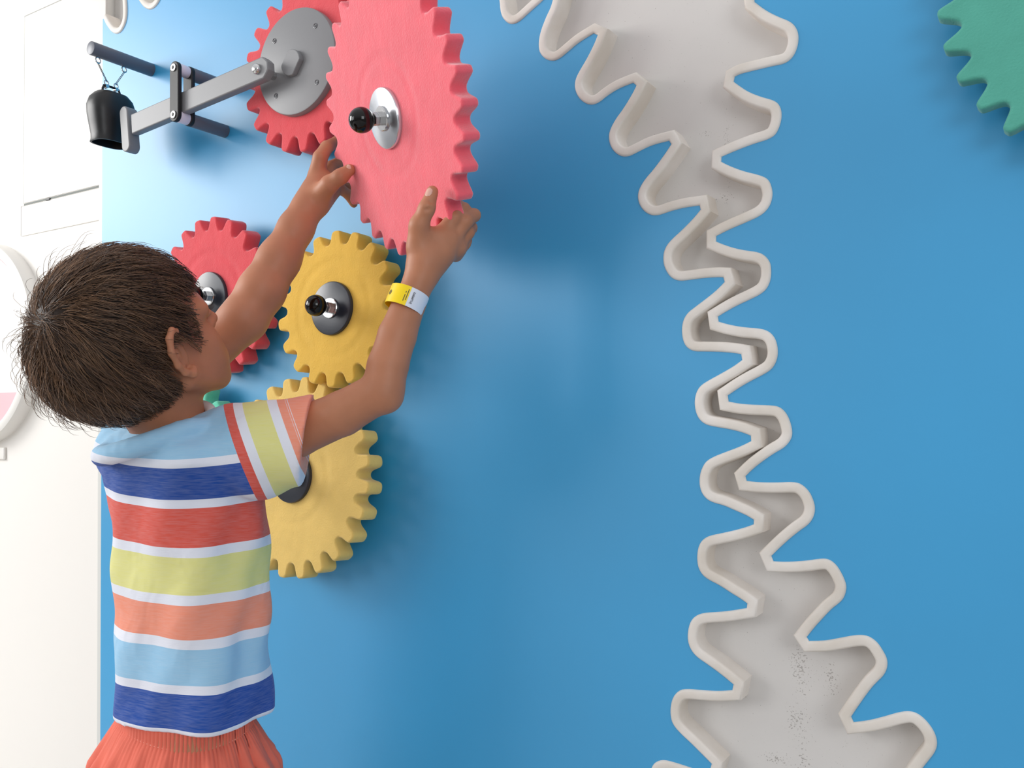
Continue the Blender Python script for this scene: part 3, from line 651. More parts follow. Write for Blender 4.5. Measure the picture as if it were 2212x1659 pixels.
# --- left hand
B.cone(WRL, cam3(680, 420, 1.330), .0218, .0205, .012)
B.cone(cam3(676, 425, 1.328), cam3(688, 378, 1.338), .0195, .0150, .012)
B.cone(cam3(684, 430, 1.328), cam3(712, 396, 1.336), .0190, .0150, .012)
B.cone(cam3(684, 440, 1.330), cam3(716, 415, 1.350), .0175, .0130, .012)
B.chain([cam3(684, 382, 1.338), cam3(692, 340, 1.334), cam3(706, 318, 1.345), cam3(728, 306, 1.372), cam3(742, 303, 1.384)], [.0138, .0112, .0098, .0085, .0076], fk)    # index
B.chain([cam3(698, 388, 1.350), cam3(714, 362, 1.366), cam3(738, 348, 1.384), cam3(762, 346, 1.392)], [.0125, .0100, .0090, .0080], fk)    # middle
B.chain([cam3(706, 402, 1.356), cam3(728, 394, 1.372), cam3(752, 398, 1.388), cam3(774, 402, 1.394)], [.0118, .0094, .0084, .0074], fk)    # ring
B.chain([cam3(712, 418, 1.352), cam3(734, 407, 1.360), cam3(752, 420, 1.376), cam3(764, 440, 1.388)], [.0112, .0088, .0078, .0066], fk)    # little
B.chain([cam3(690, 424, 1.318), cam3(712, 398, 1.298), cam3(735, 382, 1.290), cam3(755, 367, 1.292)], [.0180, .0124, .0106, .0088], .007)  # thumb
Vb, Fb = B.surf(3); del B
# lower body inside the clothes down to the floor, part of the same mesh
def ring_tube(pts, rad, n=24):
    V = []; F = []
    for p, (ra, rb) in zip(pts, rad):
        for i in range(n):
            t = 2 * PI * i / n; V.append((p[0] + ra * math.cos(t), p[1] + rb * math.sin(t), p[2]))
    for j in range(len(pts) - 1):
        for i in range(n): k = (i + 1) % n; F.append((j * n + i, j * n + k, (j + 1) * n + k, (j + 1) * n + i))
    return np.array(V), np.array(F)
bc = to_world(cam3(412, 1250, 1.20)); hipz = 0.60
LV, LF = ring_tube([(bc[0], bc[1], z) for z in (1.0, .86, .74, .66, .60, .56)], [(.085, .06), (.092, .066), (.088, .064), (.095, .070), (.10, .075), (.09, .07)])
ex_V = [LV]; ex_F = [LF]; cntv = len(LV)
for sd in (-1, 1):
    x = bc[0] + sd * .058
    V_, F_ = ring_tube([(x, bc[1], .62), (x, bc[1], .50), (x + sd * .004, bc[1] + .004, .34), (x + sd * .004, bc[1], .22), (x + sd * .005, bc[1] - .004, .09), (x + sd * .005, bc[1] - .004, .05), (x + sd * .006, bc[1] + .02, .025), (x + sd * .006, bc[1] + .03, .004)], [(.058, .062), (.054, .058), (.040, .043), (.036, .042), (.026, .028), (.028, .034), (.032, .075), (.034, .085)])
    ex_V.append(V_); ex_F.append(F_ + cntv); cntv += len(V_)
boy = empty('person', (bc[0], bc[1], 0)); tag(boy, 'child in a multicoloured striped T-shirt and coral shorts reaching up to the foam gear', 'person')
BL = np.array([bc[0], bc[1], 0])
body = quad_mesh('body', to_world(Vb) - BL, Fb, M['skin'], boy, (np.concatenate(ex_V) - BL, np.concatenate(ex_F)))
# eyes, lashes, nails
for sd in (-1, 1):
    e = MB(); c = to_world(hd(.0700, sd * .031, -.004)); fw = hF @ AX
    e.lathe([(.0100 * HS * math.sin(t), .0108 * HS * math.cos(t)) for t in np.linspace(.02, PI - .02, 20)], c, fw, 28)
    eo = e.build('eye', M['eye'], boy, local=BL)
    MB().lathe([(.0048, .0083), (.0030, .0094), (0, .0098)], c, fw, 24).build('iris', M['iris'], eo, local=BL)
    ls = MB()
    for i in range(16):
        r = .020 + .024 * i / 15; p0 = hd(.0905 - .008 * abs(i - 6) / 9, sd * r, .002); p1 = p0 + HS * (.008 * hF + sd * .003 * hR + .003 * hU)
        ls.tube([to_world(p0), to_world((p0 + p1) / 2 - .0008 * hU), to_world(p1)], [.00028, .0002, .00006], 4)
    ls.build('eyelashes', M['hairbase'], boy, local=BL)
def nail(p, along, normal, L, Wd):
    a = np.array(along, float); a /= np.linalg.norm(a); n = np.array(normal, float); n -= (n @ a) * a; n /= np.linalg.norm(n); b = np.cross(a, n)
    V = []; F = []; nu, nv = 9, 9
    for i in range(nu):
        u = -1 + 2 * i / (nu - 1)
        for j in range(nv):
            v = -1 + 2 * j / (nv - 1); w = math.sqrt(max(0, 1 - abs(u) ** 3.2)) * .92 + .08
            V.append(p + a * (u * L / 2) + b * (v * w * Wd / 2) + n * (.0022 * (1 - (v * w) ** 2) - .0022 - .0008 * max(u, 0) ** 2))
    for i in range(nu - 1):
        for j in range(nv - 1): F.append((i * nv + j, i * nv + j + 1, (i + 1) * nv + j + 1, (i + 1) * nv + j))
    o = mesh_obj('thumb_nail', to_world(np.array(V)) - BL, F, M['nail'], boy, True, 180)
    sm = o.modifiers.new('thick', 'SOLIDIFY'); sm.thickness = .0006; return o
p1_, p0_ = cam3(934, 414, 1.096), cam3(922, 450, 1.092); a_ = p1_ - p0_; nrm = np.array([-.45, .05, -.9])
nail(p1_ - a_ * .12 + nrm / np.linalg.norm(nrm) * .0084, a_, nrm, .0120, .0092)
p1_, p0_ = cam3(755, 367, 1.292), cam3(735, 382, 1.290); a_ = p1_ - p0_; nrm = np.array([-.05, .35, -.94])
nail(p1_ - a_ * .15 + nrm / np.linalg.norm(nrm) * .0089, a_, nrm, .0130, .0105)

# ------------------------------------------------------------------ hair: a base volume and several thousand locks following the whorl
HC = (-.022, 0, .020); HRAD = (.114, .086, .108)
NC_ = np.array([-.052, 0, -.022]); NR_ = np.array([.060, .068, .056])
hl_poly = np.array([(.125, .080), (.098, .066), (.086, .052), (.070, .050), (.054, .050), (.044, .044), (.036, .050), (.040, .036), (.037, .022), (.034, .008), (.033, -.010), (.028, -.022), (.019, -.010), (.011, .010), (-.004, .016), (-.020, .008), (-.031, -.008), (-.031, -.026), (-.018, -.040), (-.008, -.047), (-.022, -.058), (-.036, -.066), (-.054, -.074), (-.07, -.080), (-.09, -.087), (-.2, -.12), (-.2, .25), (.125, .25)])
def inpoly(x, y, P):
    c = np.zeros(x.shape, bool); n = len(P)
    for i in range(n):
        x0, y0 = P[i]; x1, y1 = P[(i + 1) % n]
        m = ((y0 > y) != (y1 > y)) & (x < (x1 - x0) * (y - y0) / (y1 - y0 + 1e-12) + x0); c ^= m
    return c
def polydist(x, y, P):
    d = np.full(x.shape, 9.0)
    for i in range(len(P)):
        a = P[i]; b = P[(i + 1) % len(P)]; ab = b - a; t = np.clip(((x - a[0]) * ab[0] + (y - a[1]) * ab[1]) / (ab @ ab), 0, 1)
        d = np.minimum(d, np.hypot(x - a[0] - ab[0] * t, y - a[1] - ab[1] * t))
    return np.where(inpoly(x, y, P), -d, d)
HB = Field(hC - .16, hC + .16, .0028)
HB.ell(hC + HS * (HC[0] * hF + HC[2] * hU), HAX, tuple(r * HS * .965 for r in HRAD), 0)
HB.ell(hd(*NC_), HAX, tuple(NR_ * .95 * HS), .02)
gx = [(HB.lo[i] + HB.h * np.arange(HB.n[i])) for i in range(3)]
X_, Y_, Z_ = np.meshgrid(*gx, indexing='ij'); Q = np.stack([X_ - hC[0], Y_ - hC[1], Z_ - hC[2]], -1) / HS
qf, qr, qu = Q @ hF, Q @ hR, Q @ hU
HB.f = np.maximum(HB.f, (polydist(qf, qu, hl_poly) * HS + .004).astype(np.float32)).astype(np.float32)
Vh, Fh = HB.surf(3); del HB, X_, Y_, Z_, Q, qf, qr, qu
hbase = quad_mesh('hair', to_world(Vh) - BL, Fh, M['hairbase'], boy)
rng = np.random.default_rng(7)
def on_shell(P):           # local (f,r,u) -> gauge of the hair volume: <1 inside
    a = np.sqrt(((P - np.array(HC)) ** 2 / np.array(HRAD) ** 2).sum(-1))
    b = np.sqrt(((P - NC_) ** 2 / NR_ ** 2).sum(-1))
    return np.minimum(a, b), b < a
def project(P, lift):
    g, useb = on_shell(P); ca = np.array(HC); cb = NC_; c = np.where(useb[:, None], cb, ca)
    d = P - c; return c + d / g[:, None] * (1 + lift[:, None])
def strands(N, whorl, Lmin, Lmax, seg, liftmax, seed, rad, region=None, wild=0.0):
    rg = np.random.default_rng(seed)
    D = rg.normal(size=(N * 4, 3)); D /= np.linalg.norm(D, axis=1)[:, None]
    P = np.array(HC) + D * np.array(HRAD); P = project(P, np.full(len(P), -.035))
    low = rg.random(len(P)) < .35
    D2 = rg.normal(size=(len(P), 3)); D2 /= np.linalg.norm(D2, axis=1)[:, None]
    P2 = project(NC_ + D2 * .05, np.full(len(P), -.03)); P = np.where(low[:, None], P2, P)
    ok = polydist(P[:, 0], P[:, 2], hl_poly) < -.0015
    if region is not None: ok &= region(P)
    P = P[ok][:N]; N = len(P); w = np.array(whorl)
    L = rg.uniform(Lmin, Lmax, N); out = [P]; Dp = None
    lm = liftmax * rg.uniform(.3, 1.0, N)
    # clumping noise shared by neighbours
    ph = np.sin(P @ np.array([210, 140, 90]) + 1.3) + np.sin(P @ np.array([-120, 260, 170]) + 4.1) + .6 * np.sin(P @ np.array([420, -310, 280]))
    ph2 = np.sin(P @ np.array([95, -170, 230]) + 2.2) + .7 * np.sin(P @ np.array([330, 150, -270]) + .4)
    for k in range(seg):
        c = np.array([-.012, 0, .0]); nrm = (P - c) / np.array(HRAD) ** 2; nrm /= np.linalg.norm(nrm, axis=1)[:, None]
        d = P - w; dist = np.linalg.norm(d, axis=1)[:, None]
        d = d / (dist + 1e-6); sw = np.cross(nrm, d) * .45 * np.exp(-dist / .05)
        comb = np.array([.25, 0, -.45]) * np.clip(dist / .12, 0, 1)
        front = np.clip((P[:, 0:1] - .03) / .05, 0, 1); comb = comb + front * np.array([.1, 0, -.7]) 
        t = d + sw + comb; t -= (t * nrm).sum(1)[:, None] * nrm; t /= np.linalg.norm(t, axis=1)[:, None] + 1e-9
        sd_ = np.cross(nrm, t); t = t + sd_ * (ph * .16 + ph2 * .10 * math.sin(k * .9))[:, None] + wild * rg.normal(size=P.shape) * .25
        stop = np.where(polydist(P[:, 0], P[:, 2], hl_poly) > .0035, .12, 1.0)
        P = P + t * (L / seg * stop)[:, None]
        s_ = (k + 1) / seg; P = project(P, -.035 + .035 + lm * math.sin(PI * min(1, s_ * .62)) + ph * .006 * s_)
        out.append(P)
    S_ = np.stack(out, 1)                     # N, seg+1, 3
    tone = np.clip(.30 + .20 * rg.normal(size=N) + .10 * ph, 0, 1)
    return S_, tone, rad
def strand_mesh(sets, name, parent):
    Vs = []; Fs = []; Ts = []; base = 0
    for S_, tone, rad in sets:
        N, K, _ = S_.shape
        T = np.gradient(S_, axis=1); T /= np.linalg.norm(T, axis=2)[..., None] + 1e-9
        e1 = np.cross(T, np.array([.3, .8, .5])); e1 /= np.linalg.norm(e1, axis=2)[..., None] + 1e-9; e2 = np.cross(T, e1)
        pr = np.array([.8] + [1.0] * (K - 3) + [.7, .12]) * rad
        ringp = []
        for q in range(3):
            a = 2 * PI * q / 3; ringp.append(S_ + (e1 * math.cos(a) + e2 * math.sin(a)) * pr[None, :, None])
        V = np.stack(ringp, 2).reshape(-1, 3)   # N,K,3verts
        idx = base + np.arange(N * K * 3).reshape(N, K, 3)
        for q in range(3):
            r = (q + 1) % 3; Fs.append(np.stack([idx[:, :-1, q], idx[:, :-1, r], idx[:, 1:, r], idx[:, 1:, q]], -1).reshape(-1, 4))
        Vs.append(V); base += len(V); Ts.append(np.repeat(tone, K * 3))
    V = np.concatenate(Vs); Wd_ = to_world(hC + HS * (V @ HAX)) - BL
    o = quad_mesh(name, Wd_, np.concatenate(Fs), M['hair'], parent)
    at_ = o.data.attributes.new('tone', 'FLOAT', 'POINT'); at_.data.foreach_set('value', np.concatenate(Ts).astype(np.float32)); return o
WH = (-.092, .006, .074)
sets = [strands(9000, WH, .030, .052, 7, .055, 11, .00042),
        strands(3500, WH, .040, .060, 7, .105, 23, .00036, wild=.35),
        strands(500, WH, .030, .055, 7, .26, 31, .00026, lambda P: (P[:, 0] < -.03) & (P[:, 2] > -.02), .6)]
# cowlick: a few hairs standing off around the whorl
rg = np.random.default_rng(5); cw = []
for i in range(70):
    p = np.array([-.104, .002, .076]) + rg.normal(size=3) * [.006, .014, .012]; p = project(p[None], np.array([-.03]))[0]
    n_ = (p - np.array([-.01, 0, .0])); n_ /= np.linalg.norm(n_); t_ = rg.normal(size=3); t_ -= (t_ @ n_) * n_; L_ = rg.uniform(.015, .042)
    t_ = t_ / np.linalg.norm(t_) * .5 + np.array([0, 0, -.3]); q = [p + n_ * L_ * s * (1 - .35 * s) + t_ * L_ * s * s * .8 for s in np.linspace(0, 1, 8)]; cw.append(q)
sets.append((np.array(cw), np.full(70, .35), .00026))
strand_mesh(sets, 'hair_locks', hbase)

# ------------------------------------------------------------------ wristband
wc = cam3(879, 650, 1.1035); wa = WRR - cam3(858, 725, 1.095); wa /= np.linalg.norm(wa)
wx = np.cross(wa, [0, 0, -1.0]); wx /= np.linalg.norm(wx); wy = np.cross(wx, wa)
if wy @ np.array([0, 0, -1.0]) < 0: wy = -wy
wx = wx if wx[0] > 0 else -wx
def band(a0, a1, r, w, name, m_, parent, yo=0.0):
    V = []; F = []; n = 40
    for j, (rr, s) in enumerate([(r, -.5), (r, .5), (r - .0006, .5), (r - .0006, -.5)]):
        for i in range(n + 1):
            t = a0 + (a1 - a0) * i / n; V.append(wc + wa * (s * w) + (wx * math.sin(t) + wy * math.cos(t)) * rr)
    for j in range(4):
        k = (j + 1) % 4
        for i in range(n): F.append((j * (n + 1) + i, j * (n + 1) + i + 1, k * (n + 1) + i + 1, k * (n + 1) + i))
    return mesh_obj(name, to_world(np.array(V)) - to_world(wc), F, m_, parent, True, 40)
wb = empty('wristband', to_world(wc).tolist()); tag(wb, 'yellow and white paper wristband on the child\'s right forearm', 'wristband')
band(math.radians(8) , math.radians(115), .0246, .0250, 'white_half', M['band_white'], wb)
band(math.radians(-245), math.radians(8), .0249, .0252, 'yellow_half', M['band_yellow'], wb)
def txt(s_, size, ang, along, m_, name, rad=.0251, spin=0.0):
    cu = bpy.data.curves.new(name, 'FONT'); cu.body = s_; cu.size = size; cu.align_x = 'CENTER'; cu.align_y = 'CENTER'; cu.extrude = .00008
    o = bpy.data.objects.new(name, cu); COL.objects.link(o); bpy.context.view_layer.update()
    me = bpy.data.meshes.new_from_object(o.evaluated_get(bpy.context.evaluated_depsgraph_get())); bpy.data.objects.remove(o); bpy.data.curves.remove(cu)
    vs = [v.co.copy() for v in me.vertices]; out = []
    for v in vs:      # text x runs along the arm, text y runs round it
        t = ang + v.y / rad
        out.append(to_world(wc + wa * (along + v.x) + (wx * math.sin(t) + wy * math.cos(t)) * (rad + v.z)) - to_world(wc))
    for v, q in zip(me.vertices, out): v.co = Vector(q.tolist())
    me.materials.clear(); me.materials.append(m_); me.update(); o = bpy.data.objects.new(name, me); link(o, wb); return o
txt('JU786865', .0040, math.radians(20), .000, M['ink'], 'serial_number')
txt('FUN PASS', .0020, math.radians(4), .002, M['ink'], 'small_print', .0253) if False else None
ln_ = MB()
for t_deg, l0, l1, w_ in ((3, -.006, .0085, .0004), (-3, -.008, .001, .0004), (-3, .003, .005, .0004)):
    t = math.radians(t_deg); base_ = lambda a, tt: wc + wa * a + (wx * math.sin(tt) + wy * math.cos(tt)) * .02512
    dt = w_ / .025; q_ = [to_world(base_(l0, t - dt)), to_world(base_(l1, t - dt)), to_world(base_(l1, t + dt)), to_world(base_(l0, t + dt))]
    ln_.add([v - to_world(wc) for v in q_], [(0, 1, 2, 3)])
ln_.build('printed_lines', M['ink'], wb, smooth=False)
lg = MB()
for rr_ in (.0032, .0018):
    for a0_ in np.linspace(0, 2 * PI, 24, endpoint=False):
        a1_ = a0_ + 2 * PI / 24; q_ = []
        for (aa, r2) in ((a0_, rr_), (a1_, rr_), (a1_, rr_ - .0008), (a0_, rr_ - .0008)):
            t = math.radians(-58) + r2 * math.sin(aa) / .025; q_.append(to_world(wc + wa * (r2 * math.cos(aa)) + (wx * math.sin(t) + wy * math.cos(t)) * .02512) - to_world(wc))
        lg.add(q_, [(0, 1, 2, 3)])
lg.build('round_logo', M['ink'], wb, smooth=False)
for o_ in [o for o in bpy.data.objects if o.name.startswith(('printed_lines', 'round_logo'))]:
    sm = o_.modifiers.new('thick', 'SOLIDIFY'); sm.thickness = .0001

# ------------------------------------------------------------------ striped T-shirt
S = Field(cam3(190, 1620, 1.10) + [-.13, -.09, -.08], np.array([cam3(700, 900, 1.12)[0] + .01, cam3(300, 850, 1.2)[1] + .02, 1.42]), .0030)
wX = AX @ np.array([1., 0, 0]); wY = AX @ np.array([0, 1., 0]); wZ = AX @ np.array([0, 0, 1.])   # world axes in camera coords
TAX = np.stack([wX, wY, wZ])
gx = [(S.lo[i] + S.h * np.arange(S.n[i])).astype(np.float32) for i in range(3)]
X_, Y_, Z_ = np.meshgrid(*gx, indexing='ij'); QW = (np.stack([X_, Y_, Z_], -1) @ AX.astype(np.float32)); QW += CAM.astype(np.float32)
# torso: a stack of ellipses over world height
def zof(py, d): return to_world(cam3(412, py, d))[2]
levels = [(1600, 412, .1150, .082), (1500, 412, .1140, .080), (1400, 412, .1125, .079), (1280, 414, .1135, .079), (1180, 410, .1160, .080), (1080, 406, .1190, .080), (1000, 398, .1230, .078), (965, 390, .1180, .072), (945, 380, .100, .064), (928, 372, .074, .052), (915, 368, .050, .045)]
zz = np.array([zof(l[0], 1.105) for l in levels]); cc = np.array([to_world(cam3(l[1], l[0], 1.20 - (.028 if l[0] < 1010 else 0)))[:2] for l in levels])
o_ = np.argsort(zz); zz = zz[o_]; cc = cc[o_]; aa = np.array([l[2] for l in levels])[o_]; bb = np.array([l[3] for l in levels])[o_]
z = QW[..., 2]; cxg = np.interp(z, zz, cc[:, 0]); cyg = np.interp(z, zz, cc[:, 1]); ag = np.interp(z, zz, aa); bgd = np.interp(z, zz, bb)
dx = QW[..., 0] - cxg; dy = QW[..., 1] - cyg; th = np.arctan2(dy / bgd, dx / ag)
e_ = 2.35; k0 = (np.abs(dx / ag) ** e_ + np.abs(dy / bgd) ** e_) ** (1 / e_)
# drape: soft swags across the back and vertical slack near the hem
zr_ = (z - zz[0]) / (zz[-1] - zz[0])
fold = .0050 * np.sin(5 * th + 3.0 * zr_ + 1.0) * (1 - zr_) + .0022 * np.sin(z * 62 + 2.6 * np.sin(th * 1.0 + .6) * 2.0) * np.clip(1.2 - np.abs(zr_ - .45) * 2, 0, 1) + .0018 * np.sin(9 * th - z * 30)
S.f = np.maximum((k0 - 1) * np.minimum(ag, bgd) * 1.08 + fold, z - zz[-1] - .0).astype(np.float32)
zh = zof(1592, 1.105); zbot = zh
del k0, th, dx, dy, cxg, cyg, ag, bgd, fold, zr_
# shoulders, sleeves
A0 = cam3(500, 962, 1.150); A1 = cam3(700, 944, 1.112); sa = A1 - A0; sa /= np.linalg.norm(sa)
S.cone(cam3(400, 975, 1.180), cam3(505, 958, 1.150), .038, .048, .03)
S.cone(cam3(360, 980, 1.195), cam3(276, 980, 1.240), .038, .040, .03)
S.chain([cam3(512, 955, 1.148), cam3(570, 964, 1.132), cam3(715, 946, 1.108)], [.0480, .0545, .0590], .018)
S.cone(cam3(556, 1000, 1.128), cam3(566, 1026, 1.128), .034, .030, .02)
S.chain([cam3(284, 966, 1.25), cam3(310, 900, 1.27), cam3(370, 845, 1.275)], [.043, .043, .042], .02)
CUF = cam3(664, 952, 1.112); cn = np.array([.97, -.13, .12]); cn /= np.linalg.norm(cn)
S.plane_cut(CUF, cn, cam3(590, 1110, 1.0) - [0, 0, .1], cam3(760, 830, 1.25))
CUL = cam3(352, 850, 1.275); cl_ = cam3(430, 780, 1.27) - cam3(300, 890, 1.27); cl_ /= np.linalg.norm(cl_)
S.f = np.maximum(S.f, np.where((X_ < cam3(420, 0, 1.2)[0]) & (Z_ > 1.21) & (Y_ > cam3(0, 900, 1.25)[1]), ((X_ - CUL[0]) * cl_[0] + (Y_ - CUL[1]) * cl_[1] + (Z_ - CUL[2]) * cl_[2]), -1)).astype(np.float32)
S.cone(CUF + sa * .036, CUF + sa * .09, .0460, .0540, .002, 'sub')                     # hollow cuff
# collar: wide slouchy neckline
NC = cam3(372, 905, 1.165); ND = NC - NB; up_n = hd(-.02, 0, -.04) - NB; up_n /= np.linalg.norm(up_n)
rp_ = []
for t in np.linspace(0, 2 * PI, 37)[:-1]:
    c_, s_ = math.cos(t), math.sin(t); p_ = to_world(cam3(368, 934, 1.165)) + np.array([.078 * c_, .068 * s_, .000]); back = max(0, -s_ * .55 - c_ * .35 + .1)
    p_ = p_ + np.array([0, -.018 * back, .006 - .046 * max(0, math.cos(t + .95 + PI * .0) * .0 + back)]); rp_.append((p_ - CAM) @ AX.T)
for i in range(len(rp_)): S.cone(rp_[i], rp_[(i + 1) % len(rp_)], .0125, .0125, .005)
S.cone(NC + up_n * .034, NC + up_n * .12, .0480, .060, .004, 'sub')
S.f = np.maximum(S.f, (zbot - z)).astype(np.float32)
# hollow hem
Vs_, Fs_ = S.surf(3); del S, QW, z, X_, Y_, Z_
def shirt_mat():
    m = bpy.data.materials.new('striped_jersey'); m.use_nodes = True; nt = m.node_tree; N = nt.nodes; L = nt.links; b = N['Principled BSDF']
    b.inputs['Roughness'].default_value = .85; b.inputs['Specular IOR Level'].default_value = .2; b.inputs['Sheen Weight'].default_value = .12
    def A(n): q = N.new('ShaderNodeAttribute'); q.attribute_name = n; return q.outputs['Fac']
    def ramp(fac, stops):
        r = N.new('ShaderNodeValToRGB'); r.color_ramp.interpolation = 'CONSTANT'; el = r.color_ramp.elements
        el[0].position = stops[0][0]; el[0].color = stops[0][1]; el[1].position = stops[1][0]; el[1].color = stops[1][1]
        for p, c in stops[2:]: e = el.new(p); e.color = c
        L.new(fac, r.inputs['Fac']); return r.outputs['Color']
    WH_, BLU, REDC, YEL, COR, LB = srgb(226, 228, 238), srgb(20, 72, 158), srgb(216, 84, 68), srgb(222, 218, 138), srgb(236, 144, 116), srgb(150, 196, 226), 
    body = ramp(A('drop'), STRIPES(WH_, BLU, REDC, YEL, COR, LB)); slv = ramp(A('along'), SLEEVE(WH_, BLU, REDC, YEL, COR, LB))
    gt = N.new('ShaderNodeMath'); gt.operation = 'GREATER_THAN'; gt.inputs[1].default_value = .5; L.new(A('seam'), gt.inputs[0])
    mx = N.new('ShaderNodeMix'); mx.data_type = 'RGBA'; L.new(gt.outputs[0], mx.inputs[0]); L.new(body, mx.inputs[6]); L.new(slv, mx.inputs[7])
    # heather streaks in the knit
    tc = N.new('ShaderNodeTexCoord'); mp = N.new('ShaderNodeMapping'); mp.inputs['Scale'].default_value = (60, 60, 700); L.new(tc.outputs['Object'], mp.inputs[0])
    nz = N.new('ShaderNodeTexNoise'); nz.inputs['Scale'].default_value = 1.0; nz.inputs['Detail'].default_value = 3; L.new(mp.outputs[0], nz.inputs['Vector'])
    r2 = N.new('ShaderNodeMapRange'); r2.inputs['From Min'].default_value = .3; r2.inputs['From Max'].default_value = .7; r2.inputs['To Min'].default_value = .0; r2.inputs['To Max'].default_value = .10; L.new(nz.outputs['Fac'], r2.inputs['Value'])
    m2 = N.new('ShaderNodeMix'); m2.data_type = 'RGBA'; L.new(r2.outputs[0], m2.inputs[0]); L.new(mx.outputs[2], m2.inputs[6]); m2.inputs[7].default_value = srgb(225, 225, 232); L.new(m2.outputs[2], b.inputs['Base Color'])
    bp = N.new('ShaderNodeBump'); bp.inputs['Strength'].default_value = .25; bp.inputs['Distance'].default_value = .0006; L.new(nz.outputs['Fac'], bp.inputs['Height'])
    n3 = N.new('ShaderNodeTexNoise'); n3.inputs['Scale'].default_value = 14; n3.inputs['Detail'].default_value = 2; n3.inputs['Distortion'].default_value = .8; L.new(tc.outputs['Object'], n3.inputs['Vector'])
    b3 = N.new('ShaderNodeBump'); b3.inputs['Strength'].default_value = .5; b3.inputs['Distance'].default_value = .010; L.new(n3.outputs['Fac'], b3.inputs['Height']); L.new(b3.outputs['Normal'], bp.inputs['Normal'])
    L.new(bp.outputs['Normal'], b.inputs['Normal']); return m
# stripe heights measured down the middle of the back, as the distance below the neck
zn = zof(900, 1.105); span = zn - zof(1620, 1.105)
def drop(py): return (zn - zof(py, 1.105)) / span
STRIPES = lambda W0, B0, R0, Y0, C0, L0: [(0, L0), (drop(972), W0), (drop(992), B0), (drop(1064), W0), (drop(1085), R0), (drop(1172), W0), (drop(1193), Y0), (drop(1279), W0), (drop(1300), C0), (drop(1377), W0), (drop(1399), L0), (drop(1480), W0), (drop(1501), B0), (drop(1562), L0), (drop(1563.2), B0), (drop(1567), L0), (drop(1568.2), B0), (drop(1580), W0)]
SLEEVE = lambda W0, B0, R0, Y0, C0, L0: [(0, R0), (.14, W0), (.28, Y0), (.64, W0), (.78, C0), (.895, W0), (.902, C0), (.925, W0), (.932, C0)]
M['shirt'] = shirt_mat()
shirt = quad_mesh('t_shirt', to_world(Vs_) - BL, Fs_, M['shirt'], boy)
Wv = to_world(Vs_); lat = (Vs_[:, 0] - cam3(405, 1000, 1.15)[0]) / .11
sag = .010 * np.clip(1 - np.abs(lat) ** 2, -1, 1) * np.clip((Wv[:, 2] - zof(1500, 1.1)) / .3, 0, 1)
# near the collar the light blue folds over everything
dr = (zn - (Wv[:, 2] + sag)) / span
al = ((Vs_ - cam3(492, 955, 1.150)) @ sa); py_ = -(Vs_[:, 1] / Vs_[:, 2]) * FOC + H_ / 2; px_ = (Vs_[:, 0] / Vs_[:, 2]) * FOC + W_ / 2
# armhole seam: plane through three points on the back of the shoulder
s0, s1, s2 = cam3(484, 885, 1.12), cam3(545, 1062, 1.09), cam3(520, 950, 1.2)
sn = np.cross(s1 - s0, s2 - s0); sn /= np.linalg.norm(sn); sn = sn if sn[0] > 0 else -sn
dist = (Vs_ - s0) @ sn
alo = ((Vs_ - s0) @ sn) / (((CUF - s0) @ sn))
seam = np.clip(.5 + dist * 40, 0, 1)
seam = np.where(py_ > 1082, 0, seam); seam = np.where((px_ < 470), 0, seam)
for nm, arr in (('drop', dr), ('along', alo), ('seam', seam)):
    a_ = shirt.data.attributes.new(nm, 'FLOAT', 'POINT'); a_.data.foreach_set('value', np.clip(arr, 0, 1).astype(np.float32))

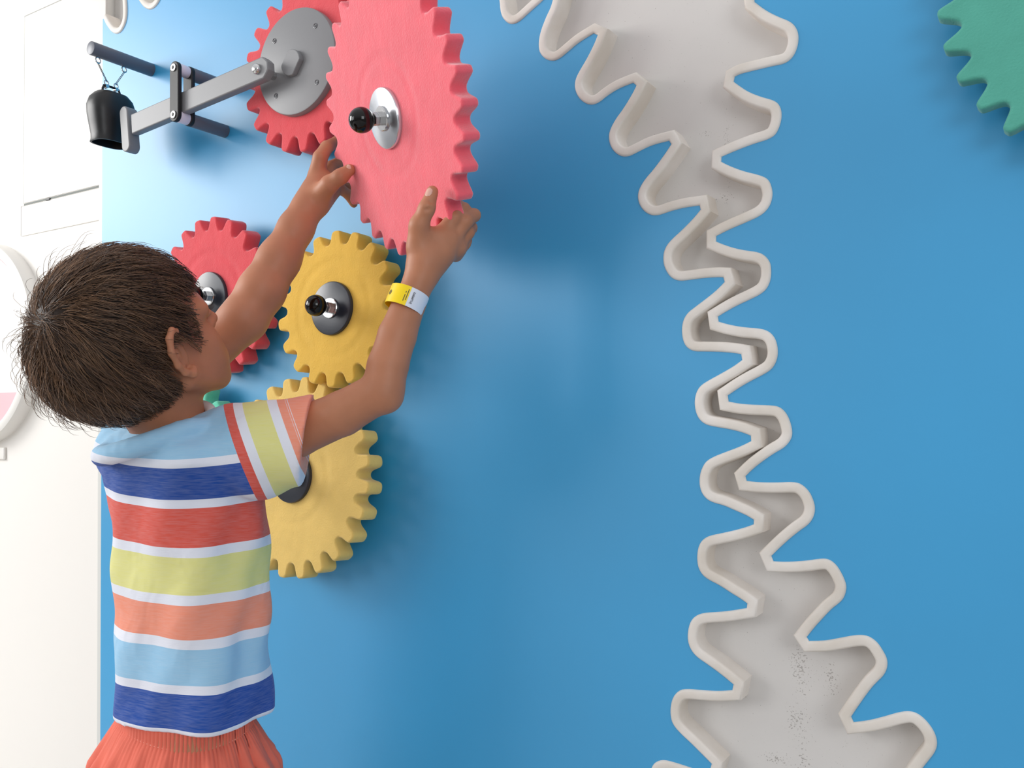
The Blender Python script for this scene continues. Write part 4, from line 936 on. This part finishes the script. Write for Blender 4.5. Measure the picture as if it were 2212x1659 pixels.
M['rib'] = mat('white_ribbed_collar', srgb(226, 224, 226), .85, bump=.3, bscale=500, bdist=.0004)
ru = up_n; re1 = np.cross(ru, [0, 0, 1.0]); re1 /= np.linalg.norm(re1); re2 = np.cross(ru, re1); rcn = cam3(373, 918, 1.160)
MB().tube([to_world(rcn + (re1 * math.cos(t) + re2 * math.sin(t)) * .0510) - BL for t in np.linspace(0, 2 * PI, 65)[:-1]], .0070, 12, True).build('collar_rib', M['rib'], shirt)

# ------------------------------------------------------------------ coral shorts
def shorts():
    zt = zof(1540, 1.105); n = 320; V = []; F = []; rows = 60; rg = np.random.default_rng(3)
    phs = rg.uniform(0, 6.28, 8); c0 = to_world(cam3(400, 1600, 1.20))[:2]
    for j in range(rows):
        s = j / (rows - 1); zz_ = zt - s * .40; g = min(1, max(0, (s * .40 - .045) / .06)); 
        a = .104 + .032 * g + .010 * s; b = .070 + .032 * g + .010 * s
        for i in range(n):
            t = 2 * PI * i / n
            gather = .0016 * math.sin(110 * t + 2 * math.sin(3 * t)) * max(0, 1 - g * 1.2)
            fold = g * (.0050 * math.sin(21 * t + phs[0] + 1.5 * math.sin(2 * t) + s * 3) + .0035 * math.sin(34 * t + phs[1] - s * 5) * (1 - s) + .0035 * math.sin(9 * t + phs[2]))
            st = -.0012 if abs(s * .40 - .050) < .004 else 0
            r = 1 + (gather + fold + st) / .1; V.append((c0[0] + a * r * math.cos(t), c0[1] + b * r * math.sin(t), zz_ + .006 * math.sin(2 * t)))
    for j in range(rows - 1):
        for i in range(n): k = (i + 1) % n; F.append((j * n + i, j * n + k, (j + 1) * n + k, (j + 1) * n + i))
    o = quad_mesh('shorts', np.array(V) - BL, np.array(F), M['shorts'], boy); sm = o.modifiers.new('cloth', 'SOLIDIFY'); sm.thickness = .002; return o, c0, zt
M['shorts'] = mat('coral_cotton', srgb(226, 112, 92), .85, spec=.2, bump=.4, bscale=900, bdist=.0004, var=.08, vscale=30, sheen=.1)
M['thread'] = mat('pale_coral_thread', srgb(238, 160, 142), .8)
M['seam'] = mat('pale_shirt_thread', srgb(196, 202, 224), .8)
sho, c0, zt = shorts()
tv = [(c0[0] + .1065 * math.cos(t), c0[1] + .0725 * math.sin(t), zt - .046 + .006 * math.sin(2 * t)) for t in np.linspace(0, 2 * PI, 161)[:-1]]
MB().tube([np.array(v) - BL for v in tv], .0007, 6, True).build('waist_stitching', M['thread'], sho)
